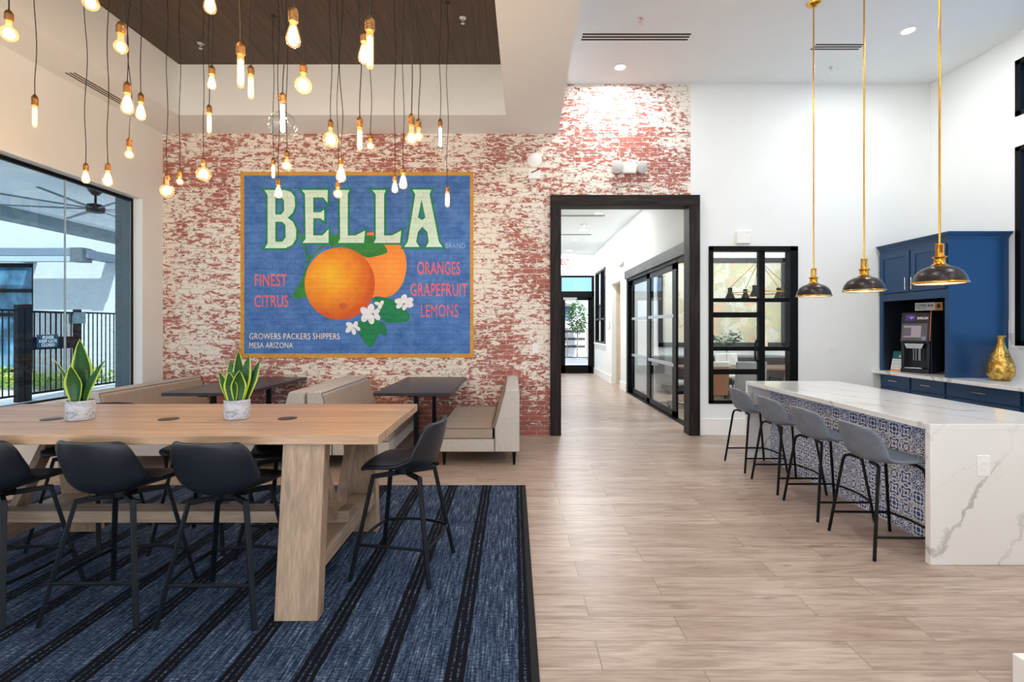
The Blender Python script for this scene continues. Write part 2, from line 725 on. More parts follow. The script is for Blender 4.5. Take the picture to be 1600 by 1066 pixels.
def fabric(name, c1, c2, scale=420, bump=0.4, rough=0.92):
    a = Mat(name)
    v = a.coord()
    f = a.noise(v, scale, 2, 0.7)
    big = a.noise(v, 7, 4)
    c = a.ramp(f, [(0.38, c1), (0.62, c2)])
    c = a.mix(a.math('MULTIPLY', a.ramp(big, [(0.4, 0.0), (0.7, 1.0)]), 0.18), c, c1)
    a.color(c)
    a.set(Roughness=rough, Specular_IOR_Level=0.2)
    a.bump(f, bump, 0.002)
    return a.m


def stucco(name, c, scale=40):
    return plain(name, c, 0.9, vary=0.05, scale=3, bump=0.3, bscale=scale)


def leaf_mat():
    a = Mat('variegated leaf')
    at = a.n('Attribute')
    at.attribute_name = 'rim'
    v = a.coord()
    w = a.n('TexWave', wave_type='BANDS', bands_direction='Z')
    w.inputs['Scale'].default_value = 26
    w.inputs['Distortion'].default_value = 5
    w.inputs['Detail'].default_value = 2
    a.l(v, w.inputs['Vector'])
    c = a.ramp(w.outputs['Fac'], [(0.2, (16, 60, 24)), (0.8, (44, 104, 40))])
    c = a.mix(a.ramp(at.outputs['Fac'], [(0.80, 0.0), (0.88, 1.0)]), c, (188, 212, 70))
    a.color(c)
    a.set(Roughness=0.4)
    return a.m


def map_mat():
    a = Mat('antique world map print')
    v = a.coord((1, 1, 1))
    f = a.noise(v, 1.25, 8, 0.62)
    land = a.ramp(f, [(0.49, 0.0), (0.51, 1.0)])
    tint = a.ramp(a.noise(v, 2.2, 2), [(0.35, (216, 200, 160)), (0.5, (188, 196, 166)), (0.62, (218, 188, 160))])
    sea = a.ramp(a.noise(v, 1.0, 3), [(0.35, (212, 214, 206)), (0.65, (222, 214, 192))])
    c = a.mix(land, sea, tint)
    sp = a.n('SeparateXYZ')
    a.l(v, sp.inputs[0])
    ex = a.math('SUBTRACT', sp.outputs[0], 5.05)
    ez = a.math('SUBTRACT', sp.outputs[2], 2.15)
    r = a.math('SQRT', a.math('ADD', a.math('MULTIPLY', ex, ex), a.math('MULTIPLY', ez, ez)))
    ring = a.math('LESS_THAN', a.math('ABSOLUTE', a.math('SUBTRACT', r, 0.88)), 0.012)
    c = a.mix(a.math('MULTIPLY', ring, 0.6), c, (150, 130, 100))
    bl = a.noise(v, 40, 2)
    c = a.mix(a.math('MULTIPLY', a.ramp(bl, [(0.58, 0.0), (0.64, 1.0)]), 0.3), c, (120, 104, 84))
    a.color(c)
    a.set(Roughness=0.6)
    return a.m


WHITE = plain('white wall paint', (234, 237, 236), 0.75, vary=0.012, scale=2)
CEIL = plain('ceiling paint', (236, 240, 241), 0.85, vary=0.012, scale=2)
TRIMW = plain('white trim paint', (242, 241, 238), 0.45, vary=0.01)
PLASTIC = plain('white plastic', (240, 240, 238), 0.35, vary=0.01)
BRICK = brick_mat()
FLOOR = floor_mat()
RUG = rug_mat()
RUGEDGE = plain('black rug binding', (16, 16, 20), 0.9, vary=0.3, scale=60)
OAK = wood('light oak top', (170, 134, 104), (216, 182, 150), 'x', 0.34, 0.4, 0.19, streak=0.22)
OAKZ = wood('light oak leg', (146, 120, 98), (194, 166, 140), 'z', 0.5, 0.45)
OAKX = wood('light oak rail', (140, 118, 100), (182, 160, 140), 'x', 0.5, 0.3)
OAKY = wood('light oak cross rail', (140, 118, 100), (182, 160, 140), 'y', 0.5, 0.3)
DARKW = wood('stained ceiling boards', (62, 48, 38), (98, 78, 62), 'y', 0.55, 0.4, 0.15, streak=0.3)
CASING = wood('black stained casing', (16, 15, 15), (58, 52, 49), 'z', 0.5, 0.3, spec=0.15)
CASINGX = wood('black stained header', (16, 15, 15), (62, 54, 50), 'x', 0.5, 0.3, spec=0.15)
CASINGY = wood('grey stained header', (44, 43, 46), (92, 90, 94), 'y', 0.5, 0.3)
TABLED = wood('charcoal bistro top', (30, 27, 32), (58, 52, 58), 'x', 0.35, 0.2)
BLACKM = plain('black steel', (9, 10, 12), 0.42, vary=0.1, spec=0.2)
BLACKF = plain('black window frame', (7, 8, 9), 0.4, vary=0.1, spec=0.15)
STEELB = plain('blue black steel', (18, 24, 32), 0.42, metal=0.1, vary=0.1, spec=0.3)
LEATHER = plain('black leatherette', (24, 29, 37), 0.4, spec=0.45, vary=0.18, scale=30, bump=0.12, bscale=260)
GREYL = plain('blue grey leatherette', (108, 117, 130), 0.5, vary=0.12, scale=14, bump=0.1, bscale=240)
TWEED = fabric('oatmeal tweed', (168, 161, 154), (226, 221, 216), 260)
TWEEDB = fabric('taupe tweed', (146, 130, 117), (196, 182, 169), 260)
PIPING = plain('dark piping', (70, 62, 58), 0.8)
BRASS = plain('polished brass', (214, 158, 62), 0.2, metal=1.0, vary=0.05)
BRASSD = plain('aged brass socket', (148, 104, 58), 0.42, metal=0.75, vary=0.12, scale=60)
BRONZE = plain('dark bronze', (46, 38, 37), 0.32, metal=0.35, vary=0.06)
CORD = plain('dark cord', (44, 36, 30), 0.7)
NAVY = plain('navy cabinet paint', (17, 60, 100), 0.33, vary=0.04)
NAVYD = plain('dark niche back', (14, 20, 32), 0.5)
CHROME = plain('brushed steel', (214, 214, 212), 0.25, metal=1.0, vary=0.03)
MARBLE = marble_mat()
TILE = encaustic_mat()
GLASSC = glass('clear glass', (0.93, 0.97, 0.97))
GLASSW = glass('tinted window glass', (0.27, 0.33, 0.37))
GLASSD = glass('tinted door glass', (0.55, 0.58, 0.60))
GLASST = glass('blue transom glass', (0.16, 0.30, 0.46))
GLASSB = glass('blue tinted glass', (0.10, 0.24, 0.44), extra=0.05)
BULBG = glass('amber bulb glass', (1.0, 0.90, 0.72), 0.03, 1.3, glow=((1.0, 0.5, 0.14), 0.35))
BULBC = glass('clear bulb glass', (0.96, 0.97, 0.97), 0.02, 1.5, 0.07)
GLOW = emis('glowing core', (1.0, 0.66, 0.36), 80.0)
GLOWW = emis('pale glowing core', (1.0, 0.84, 0.64), 25.0)
CANL = emis('recessed lamp lens', (1.0, 0.88, 0.72), 7.0)
LEAF = leaf_mat()
GREEN = plain('green leaves', (70, 112, 52), 0.6, vary=0.35, scale=20)
CONC = plain('pale concrete', (216, 214, 210), 0.85, vary=0.06, scale=3)
VENTD = plain('vent shadow gap', (30, 30, 32), 0.8)

# ================================================================== THE SETTING
YB = 7.02          # face of the brick wall
YE = 16.3          # far end of the corridor
XR = 5.925         # right wall
ZC = 5.0           # main ceiling
ZS = 4.293         # dropped soffit
XC = 2.66          # corridor right wall

m = MB().box(-5.0, 6.1, -8.0, 7.2, -0.12, 0).box(0.25, 7.3, 7.2, YE + 0.15, -0.12, 0)
struct('floor', m, FLOOR, smooth=False)

# brick wall, with the corridor opening at X 0.60..2.55
m = MB()
m.box(-5.13, 0.60, YB, 7.17, 0, 5.2).box(0.60, 2.516, YB, 7.17, 3.33, 5.2)
struct('wall_back', m, BRICK, smooth=False)
m = MB()
m.box(2.516, 2.55, YB, 7.17, 3.33, 5.2).box(2.55, 2.78, YB, 7.17, 0, 5.2)
m.box(2.78, 4.04, YB, 7.17, 2.69, 5.2).box(2.78, 4.04, YB, 7.17, 0, 0.447).box(4.04, 6.1, YB, 7.17, 0, 5.2)
struct('wall_back_right', m, WHITE, smooth=False)

# left wall with the big window opening
m = MB()
m.box(-5.13, -5.0, -3.0, YB, 3.265, 5.2).box(-5.13, -5.0, -3.0, YB, 0, 0.72)
m.box(-5.13, -5.0, 6.635, YB, 0.72, 3.265).box(-5.13, -5.0, -3.0, 0.9, 0.72, 3.265)
struct('wall_left', m, WHITE, smooth=False)
TEAL = stucco('grey green stucco', (130, 146, 152))
m = MB()
m.box(-5.34, -5.135, -3.0, 7.2, 3.30, 5.2).box(-5.34, -5.135, -3.0, 7.2, -0.1, 0.70)
m.box(-5.34, -5.135, 6.60, 7.2, 0.70, 3.30).box(-5.34, -5.135, -3.0, 0.9, 0.70, 3.30)
struct('wall_left_outside', m, TEAL, smooth=False)
w = struct_empty('window_1')
f = MB().box(-5.17, -5.125, 0.9, 6.635, 3.225, 3.27).box(-5.17, -5.125, 6.61, 6.637, 0.72, 3.23)
f.box(-5.17, -5.125, 0.9, 6.635, 0.715, 0.74)
f.build('window_frame', BLACKF, w)
MB().box(-5.152, -5.140, 0.9, 5.645, 0.735, 3.23).build('pane', GLASSW, w)
MB().box(-5.152, -5.140, 5.652, 6.615, 0.735, 3.23).build('pane', GLASSW, w)
MB().box(-5.155, -5.137, 5.644, 5.653, 0.735, 3.23).build('glass_joint', plain('glass edge', (178, 200, 206), 0.3), w)
MB().box(-5.135, -4.985, 0.9, 6.634, 0.70, 0.722).build('window_sill', TRIMW, w)

# right wall with two stacked windows
m = MB()
m.box(XR, 6.1, -3.0, 3.6, 0, 5.2).box(XR, 6.1, 5.82, YB, 0, 5.2)
m.box(XR, 6.1, 3.6, 5.82, 0, 1.32).box(XR, 6.1, 3.6, 5.82, 3.66, 4.02).box(XR, 6.1, 3.6, 5.82, 4.68, 5.2)
struct('wall_right', m, WHITE, smooth=False)
for nm, z0, z1 in (('window_2', 1.32, 3.66), ('window_3', 4.02, 4.68)):
    w = struct_empty(nm)
    f = MB().box(XR - 0.012, XR + 0.10, 5.75, 5.82, z0, z1).box(XR - 0.012, XR + 0.10, 3.6, 3.67, z0, z1)
    f.box(XR - 0.012, XR + 0.10, 3.6, 5.82, z0, z0 + 0.06).box(XR - 0.012, XR + 0.10, 3.6, 5.82, z1 - 0.06, z1)
    f.box(XR + 0.01, XR + 0.08, 4.68, 4.73, z0, z1)
    f.build('window_frame', BLACKF, w, bevel=0.004)
    MB().box(XR + 0.045, XR + 0.055, 3.67, 5.75, z0 + 0.06, z1 - 0.06).build('pane', GLASSB, w)

m = MB().box(0.9, 6.1, -3.15, -3.0, 0, 5.2)  # unseen half wall added to keep rear daylight off the island end
struct('wall_front_light_block', m, WHITE, smooth=False)

# ceilings: main slab, dropped soffit with coffer
m = MB().box(-5.34, 7.4, -9.5, 7.2, ZC, ZC + 0.2)  # unseen rear overhang and right-hand eave added to block direct sun
struct('ceiling', m, CEIL, smooth=False)
xr0, xr1 = 0.629, 0.375           # soffit edge at the wall / toward the camera
cr0, cr1 = -0.108, -0.245         # coffer edge
cl0, cl1 = -4.35, -4.52
cyb, cyf = 6.40, 0.6
m = MB()


def slab(m, q, z0, z1):
    m.hexa([(x, y, z0) for x, y in q] + [(x, y, z1) for x, y in q])


yf = -4.0
slab(m, [(cr0, cyb), (xr0 - 0.02, cyb), (xr0, YB), (-5.0, YB), (-5.0, cyb)], ZS, ZC) if False else None
slab(m, [(-5.0, cyb), (xr0 - 0.016, cyb), (xr0, YB), (-5.0, YB)], ZS, ZC - 0.001)
slab(m, [(-5.0, cyf), (cl1, cyf), (cl0, cyb), (-5.0, cyb)], ZS, ZC - 0.001)
slab(m, [(cr1, cyf), (xr1 + 0.11, cyf), (xr0 - 0.016, cyb), (cr0, cyb)], ZS, ZC - 0.001)
slab(m, [(-5.0, yf), (xr1, yf), (xr1 + 0.11, cyf), (-5.0, cyf)], ZS, ZC - 0.001)
struct('ceiling_soffit', m, CEIL, smooth=False)
m = MB()
slab(m, [(cl1, cyf), (cr1, cyf), (cr0, cyb), (cl0, cyb)], 4.95, 4.99)
struct('ceiling_boards', m, DARKW, smooth=False)

# low white partition end just beside the camera
m = MB().box(2.185, 2.55, 1.93, 2.11, 0, 0.67)
struct('wall_low_partition', m, WHITE, bevel=0.004)
m = MB().box(2.148, 2.55, 1.90, 2.125, 0, 0.135)
struct('baseboard_low_partition', m, TRIMW, bevel=0.004)
m = MB().box(2.64, XR, YB - 0.022, YB, 0, 0.235)
struct('baseboard_back', m, TRIMW, bevel=0.004)
m = MB().box(XR - 0.02, XR, -3, 4.2, 0, 0.235)
struct('baseboard_right', m, TRIMW, bevel=0.004)
m = MB().box(-5.0, -4.98, -3, YB, 0, 0.14)
struct('baseboard_left', m, TRIMW, bevel=0.004)

# corridor: black stained timber casing round the opening
dc = struct_empty('door_1')
MB().box(0.516, 0.668, 6.965, 7.20, 0, 3.255).build('casing_post', CASING, dc, bevel=0.006)
MB().box(2.48, 2.634, 6.965, 7.20, 0, 3.255).build('casing_post', CASING, dc, bevel=0.006)
MB().box(0.516, 2.634, 6.965, 7.20, 3.255, 3.41).build('casing_header', CASINGX, dc, bevel=0.006)

# corridor shell
m = MB().box(0.25, 0.40, 7.2, YE, 0, 3.99)
struct('wall_corridor_left', m, WHITE, smooth=False)
m = MB().box(0.25, 7.3, 7.2, YE + 0.15, 3.98, 4.15)
struct('ceiling_corridor', m, CEIL, smooth=False)
X0, X1 = XC, XC + 0.12
m = MB()
m.box(X0, X1, 7.2, 7.50, 0, 3.98).box(X0, X1, 7.5, 11.62, 2.84, 3.98)
m.box(X0, X1, 11.62, 12.3, 0, 3.98).box(X0, X1, 12.3, 13.4, 2.70, 3.98)
m.box(X0, X1, 13.4, 14.3, 0, 3.98).box(X0, X1, 14.3, 16.05, 0, 1.04).box(X0, X1, 14.3, 16.05, 3.29, 3.98)
m.box(X0, X1, 16.05, YE, 0, 3.98)
struct('wall_corridor_right', m, WHITE, smooth=False)
m = MB().box(X0 - 0.02, X0, 11.62, 12.3, 0, 0.2).box(X0 - 0.02, X0, 13.4, YE, 0, 0.2)
struct('baseboard_corridor', m, TRIMW, bevel=0.003)
ALC = plain('beige alcove paint', (214, 200, 180), 0.75)
m = MB().box(X1 + 0.85, X1 + 0.95, 12.2, 13.5, 0, 2.7).box(X1, X1 + 0.9, 13.4, 13.5, 0, 2.7).box(X1, X1 + 0.9, 12.2, 12.3, 0, 2.7)
m.box(X1, X1 + 0.95, 12.2, 13.5, 2.7, 2.8)
struct('wall_alcove', m, ALC, smooth=False)
# conference room shell
m = MB().box(2.78, 7.2, 11.75, 11.9, 0, 3.98)
struct('wall_meeting_room_far', m, WHITE, smooth=False)
m = MB().box(7.1, 7.25, 7.17, 11.9, 0, 3.98)
struct('wall_meeting_room_right', m, WHITE, smooth=False)

# end wall of the corridor: glazed double doors with a transom
m = MB().box(0.4, XC + 0.12, YE, YE + 0.12, 3.22, 3.98)
struct('wall_corridor_end', m, WHITE, smooth=False)
d = struct_empty('door_2')
f = MB().box(0.40, XC, YE, YE + 0.1, 3.18, 3.25).box(0.40, XC, YE, YE + 0.1, 2.52, 2.72)
for x in (0.40, 1.50, 2.58):
    f.box(x, x + 0.08, YE, YE + 0.1, 0, 3.2)
f.build('door_frame', BLACKF, d, bevel=0.006)
for i, x0 in enumerate((0.48, 1.58)):
    x1 = x0 + 1.0 if i else x0 + 1.02
    lf = MB().box(x0, x0 + 0.12, YE + 0.02, YE + 0.07, 0, 2.52).box(x1 - 0.12, x1, YE + 0.02, YE + 0.07, 0, 2.52)
    lf.box(x0, x1, YE + 0.02, YE + 0.07, 0, 0.27).box(x0, x1, YE + 0.02, YE + 0.07, 2.42, 2.52)
    lo = lf.build('door_leaf', BLACKF, d, bevel=0.004)
    MB().box(x0 + 0.12, x1 - 0.12, YE + 0.04, YE + 0.05, 0.27, 2.42).build('pane', GLASSD, lo)
    MB().box(x0 + 0.05, x0 + 0.5, YE - 0.05, YE + 0.02, 2.43, 2.51).build('closer', plain('grey door closer', (150, 150, 148), 0.4), lo)
    MB().tube([(x1 - 0.09, YE, 0.95), (x1 - 0.09, YE - 0.06, 0.97), (x1 - 0.09, YE - 0.06, 1.28), (x1 - 0.09, YE, 1.3)], 0.012).build('pull_handle', BLACKM, lo)
    MB().box(x0, x1, YE + 0.04, YE + 0.05, 2.72, 3.18).build('transom_pane', GLASST, d)
# corridor side window
w = struct_empty('window_5')
f = MB()
for y in (14.3, 15.0, 15.98):
    f.box(X0 - 0.015, X0 + 0.10, y, y + 0.07, 1.04, 3.29)
for z in (1.04, 1.75, 3.23):
    f.box(X0 - 0.015, X0 + 0.10, 14.3, 16.05, z, z + 0.06)
f.build('window_frame', BLACKF, w)
MB().box(X0 + 0.04, X0 + 0.05, 14.3, 16.05, 1.05, 3.28).build('pane', GLASSD, w)
MB().box(X0 - 0.05, X0, 14.25, 16.1, 1.0, 1.04).build('window_sill', TRIMW, w)

# sliding glazed doors of the meeting room
d = struct_empty('door_3')
MB().box(X0 - 0.05, X0 + 0.15, 7.2, 11.66, 2.66, 2.85).build('header_beam', CASINGY, d, bevel=0.006)
MB().box(X0 - 0.005, X0 + 0.10, 7.5, 11.62, 2.60, 2.66).build('track', BLACKM, d)
MB().box(X0 - 0.005, X0 + 0.12, 11.5, 11.64, 0, 2.66).build('jamb', BLACKF, d)
MB().box(X0 - 0.02, X0 + 0.10, 7.55, 11.62, 0.0, 0.018).build('floor_track', BLACKM, d)
PALE = plain('pale brushed bar', (176, 180, 188), 0.3, metal=0.6)
for (ya, yb, xo) in ((8.15, 9.95, 0.02), (9.75, 11.52, 0.065)):
    lf = MB()
    lf.box(X0 + xo, X0 + xo + 0.04, ya, ya + 0.2, 0.03, 2.60).box(X0 + xo, X0 + xo + 0.04, yb - 0.24, yb, 0.03, 2.60)
    lf.box(X0 + xo, X0 + xo + 0.04, ya, yb, 0.03, 0.13).box(X0 + xo, X0 + xo + 0.04, ya, yb, 2.50, 2.60)
    lo = lf.build('door_leaf', BLACKF, d, bevel=0.003)
    MB().box(X0 + xo + 0.015, X0 + xo + 0.025, ya + 0.14, yb - 0.16, 0.13, 2.5).build('pane', GLASSC, lo)
    for z in (0.87, 1.70):
        MB().box(X0 + xo - 0.008, X0 + xo + 0.045, ya + 0.12, yb - 0.14, z, z + 0.055).build('glazing_bar', PALE, lo)

# glazed interior window between kitchen and meeting room
w = struct_empty('window_4')
wx0, wx1, wz0, wz1 = 2.772, 4.04, 0.447, 2.69
f = MB().box(wx0, wx0 + 0.065, YB - 0.02, YB + 0.12, wz0, wz1).box(wx1 - 0.115, wx1, YB - 0.02, YB + 0.12, wz0, wz1)
f.box(wx0, wx1, YB - 0.02, YB + 0.12, wz1 - 0.07, wz1).box(wx0, wx1, YB - 0.02, YB + 0.12, wz0, wz0 + 0.05)
f.build('window_frame', BLACKF, w, bevel=0.005)
b = MB()
for z, h in ((1.895, 0.055), (1.20, 0.06)):
    b.box(wx0 + 0.05, wx1 - 0.1, YB, YB + 0.06, z, z + h)
b.build('glazing_bar', BLACKF, w)
b = MB()
xm = wx0 + 0.735
for z, h in ((1.675, 0.075), (0.86, 0.075)):
    b.box(wx0 + 0.05, xm, YB + 0.03, YB + 0.10, z, z + h)
b.box(xm, xm + 0.085, YB + 0.03, YB + 0.10, wz0 + 0.04, 2.64)
b.build('sash', BLACKF, w)
MB().tube([(xm + 0.03, YB + 0.03, 1.345), (xm - 0.06, YB - 0.01, 1.345), (xm - 0.085, YB - 0.03, 1.30), (xm - 0.085, YB - 0.03, 1.10), (xm - 0.06, YB - 0.01, 1.055), (xm + 0.03, YB + 0.03, 1.055)], 0.014).build('pull_handle', BLACKM, w)
MB().box(wx0 + 0.05, wx1 - 0.1, YB + 0.062, YB + 0.068, wz0 + 0.04, wz1 - 0.05).build('pane', GLASSC, w)

# ------------------------------------------------------------------ outside
m = MB().box(-40, -5.3, -12, 45, -0.2, -0.02).box(-5.3, 12, -30, -8.0, -0.2, -0.02).box(-8, 25, YE + 0.15, 18.5, -0.2, -0.02)
m.box(-5.34, -5.0, -12, 7.2, -0.2, -0.02)
struct('ground', m, CONC, smooth=False)
ASPH = plain('asphalt', (128, 130, 134), 0.9, vary=0.1, scale=40)
m = MB().box(-8, 25, 18.5, 26.0, -0.2, -0.06).box(-8, 25, 26, 60, -0.2, -0.02)
struct('road', m, ASPH, smooth=False)
m = MB().box(-8, 25, 18.35, 18.55, -0.1, 0.04).box(-8, 25, 21.0, 21.12, -0.1, -0.055)
struct('curb', m, CONC, smooth=False)
# patio roof outside the big window
PAT = plain('patio ceiling paint', (236, 240, 242), 0.85)
m = MB().box(-9.0, -5.34, -3, 12.0, 3.76, 3.95)
struct('ceiling_patio', m, PAT, smooth=False)
m = MB().box(-9.15, -8.75, -3, 12.0, 3.44, 3.70)
struct('beam_patio', m, TEAL, smooth=False)
m = MB().box(-8.75, -8.45, -3, 12.0, 3.62, 3.77)
struct('trim_patio', m, PAT, bevel=0.02)
m = MB().box(-9.1, -8.75, 11.6, 12.0, -0.02, 3.5)
struct('column_patio', m, TEAL, smooth=False)

# neighbouring stucco building
NST = stucco('white sunlit stucco', (190, 197, 206), 18)
m = MB().box(-30, -13.8, 14.3, 20, -0.1, 8.0).box(-13.8, -5.5, 14.3, 20, -0.1, 8.0)
m = MB().box(-30, -22, 14.3, 14.6, -0.1, 8.0).box(-13.95, -6.0, 14.3, 14.6, -0.1, 8.0)
m.box(-22, -13.95, 14.3, 14.6, 3.40, 8.0).box(-22, -13.95, 14.3, 14.6, -0.1, 0.2)
struct('wall_neighbour', m, NST, smooth=False)
w = struct_empty('window_6')
f = MB()
for x in (-22, -19.4, -16.7, -14.07):
    f.box(x, x + 0.12, 14.38, 14.5, 0.2, 3.4)
for z in (0.2, 1.85, 2.55, 3.28):
    f.box(-22, -13.95, 14.38, 14.5, z, z + 0.1)
f.build('window_frame', BLACKF, w)
refl = Mat('window glass with painted reflections')
vv = refl.coord((0.8, 1, 0.5))
refl.color(refl.ramp(refl.noise(vv, 2.5, 4), [(0.35, (26, 60, 84)), (0.55, (64, 118, 150)), (0.7, (120, 170, 196))]))  # reflected palms and sky painted into the panes as mottled blues
refl.set(Roughness=0.06)
MB().box(-22, -13.95, 14.45, 14.48, 0.2, 3.4).build('pane', refl.m, w)

# the awning on that wall: boxed front beam on brackets
aw = thing('awning', 'grey metal awning on the sunlit white stucco wall outside', 'awning', (-14.5, 14.3, 3.3))
BLUEG = plain('slate grey metal', (106, 122, 136), 0.5)
MB().box(-6.0, 2.62, -1.1, -0.98, 0.15, 0.36).build('fascia', BLUEG, aw, bevel=0.005)
MB().box(-6.0, 2.62, -1.1, -0.9, 0.0, 0.14).build('gutter', plain('light grey metal', (160, 174, 186), 0.5), aw, bevel=0.005)
MB().box(2.62, 2.95, -1.12, -0.80, -0.01, 0.37).build('end_box', plain('dark grey metal', (84, 94, 102), 0.5), aw, bevel=0.005)
for x in (-5.0, -2.2, 0.35, 2.7):
    MB().box(x, x + 0.32, -1.0, -0.005, 0.1, 0.32).build('bracket', BLUEG, aw)
MB().box(-6, 2.9, -0.98, -0.62, 0.30, 0.36).build('slat', BLUEG, aw)

# fence with a gate
fx = -10.25
fen = thing('fence', 'black metal picket fence outside the big window', 'fence', (fx, 0, 0))
for z in (0.10, 1.86):
    MB().box(-0.02, 0.02, 5.0, 10.12, z, z + 0.04).build('rail', BLACKM, fen)
for y in (7.6,):
    MB().box(-0.04, 0.04, y, y + 0.08, -0.02, 1.98).build('post', BLACKM, fen)
proto = MB().box(-0.009, 0.009, -0.009, 0.009, 0.10, 1.88).build('picket', BLACKM, fen)
proto.location = (0, 7.75, 0)
y = 7.875
while y < 10.1:
    c = proto.copy(); col.objects.link(c); c.location = (0, y, 0)
    y += 0.125
fen['label'] = 'black metal picket fence running from the gate toward the camera side'
fen2 = thing('fence', 'black metal picket fence between the gate and the stucco wall', 'fence', (fx, 0, 0))
for z in (0.10, 1.86):
    MB().box(-0.02, 0.02, 11.65, 14.25, z, z + 0.04).build('rail', BLACKM, fen2)
y = 11.75
while y < 14.2:
    c = proto.copy(); col.objects.link(c); c.location = (0, y, 0); c.parent = fen2
    y += 0.125
gate = thing('gate', 'black metal gate with a mid rail and a lock box', 'gate', (fx, 10.2, 0))
for y0, h in ((-0.06, 2.0), (0.10, 2.02), (1.30, 1.95)):
    MB().box(-0.05, 0.05, y0, y0 + 0.13, -0.02, h).build('post', BLACKM, gate, bevel=0.004)
for z in (0.10, 1.84):
    MB().box(-0.025, 0.025, 0.2, 1.32, z, z + 0.05).build('rail', BLACKM, gate)
MB().box(-0.03, 0.03, 0.2, 1.32, 1.05, 1.32).build('mid_rail', BLACKM, gate)
MB().box(-0.09, 0.12, 1.24, 1.46, 1.62, 1.88).build('lock_box', plain('grey lock box', (110, 134, 142), 0.35, metal=0.4), gate, bevel=0.006)
proto = MB().box(-0.009, 0.009, -0.009, 0.009, 0.10, 1.86).build('picket', BLACKM, gate)
proto.location = (0, 0.33, 0)
for i in range(1, 8):
    c = proto.copy(); col.objects.link(c); c.location = (0, 0.33 + i * 0.125, 0)
MESHM = Mat('fine screen')
tr = MESHM.n('BsdfTransparent')
mx = MESHM.n('MixShader')
MESHM.color((0.10, 0.11, 0.13))
chk = MESHM.n('TexBrick')
chk.offset = 0.0
for i, v in (('Scale', 1.0), ('Mortar Size', 0.0035), ('Brick Width', 0.024), ('Row Height', 0.024), ('Mortar Smooth', 0.0)):
    chk.inputs[i].default_value = v
MESHM.l(MESHM.coord(swap='yzx'), chk.inputs['Vector'])
MESHM.l(chk.outputs['Fac'], mx.inputs[0])
MESHM.l(tr.outputs[0], mx.inputs[1])
MESHM.l(MESHM.b.outputs[0], mx.inputs[2])
MESHM.l(mx.outputs[0], MESHM.t.nodes['Material Output'].inputs['Surface'])
MB().box(-0.034, -0.031, 0.2, 1.3, 0.12, 1.85).build('screen', MESHM.m, gate)
sg = thing('gate_sign', 'dark blue sign asking to keep the gate closed', 'sign', (fx + 0.06, 10.77, 1.23))
MB().box(-0.012, 0.012, -0.24, 0.24, -0.145, 0.145).build('plate', plain('dark blue sign paint', (28, 58, 84), 0.4), sg, bevel=0.004)
o = link('lettering', stand(text_mesh('PLEASE\nKEEP GATE\nCLOSED', 0.41, 0.235, 0.004, bold=0.012, line=0.9), (0.014, 0, 0), (0, 1, 0)), plain('white sign paint', (236, 240, 242), 0.5), sg, smooth=False)
o['label'] = 'white lettering'

# flower bed beyond the fence, one mass of small leaves
rnd = random.Random(3)
m1, m2 = MB(), MB()
for i in range(5200):
    x, y = rnd.uniform(-17.5, -11.2), rnd.uniform(12.0, 14.15)
    hz = 0.32 + 0.14 * math.sin(x * 2.3) * math.cos(y * 3.0)
    z = rnd.uniform(0.02, hz)
    s = rnd.uniform(0.03, 0.07)
    a, t = rnd.uniform(0, 6.28), rnd.uniform(-0.6, 0.6)
    u = Vector((math.cos(a), math.sin(a), t)) * s
    v = Vector((-math.sin(a), math.cos(a), rnd.uniform(-0.3, 0.6))) * s * 0.6
    p = Vector((x, y, z))
    (m2 if (rnd.random() < 0.12 and z > hz * 0.6) else m1).add([p - u, p - v, p + u, p + v], [(0, 1, 2, 3)])
LIME = plain('lime leaves', (150, 186, 60), 0.6, vary=0.3, scale=12)
fb = m1.build('groundcover', LIME, smooth=False)
tag(fb, 'low lime green planting bed along the white stucco wall outside', 'plants', kind='stuff')
o = m2.build('blossoms', plain('yellow blossoms', (244, 186, 40), 0.6, vary=0.15), fb, smooth=False)
o['kind'] = 'stuff'
o['label'] = 'yellow and orange blossoms'
# valve stand by the wall
vs = thing('valve_stand', 'dark pipe valve standing before the white stucco wall', 'valve', (-10.7, 13.75, 0))
DKG = plain('dark green iron', (46, 58, 58), 0.5)
MB().tube([(-0.14, 0, 0), (-0.14, 0, 0.62), (0.14, 0, 0.62), (0.14, 0, 0)], 0.035).build('pipe', DKG, vs)
MB().box(-0.2, 0.2, -0.06, 0.06, 0.6, 0.95).build('valve_body', DKG, vs, bevel=0.03)
MB().lathe([(0.09, 0), (0.09, 0.02)], (0, -0.1, 0.8)).build('handwheel', DKG, vs)

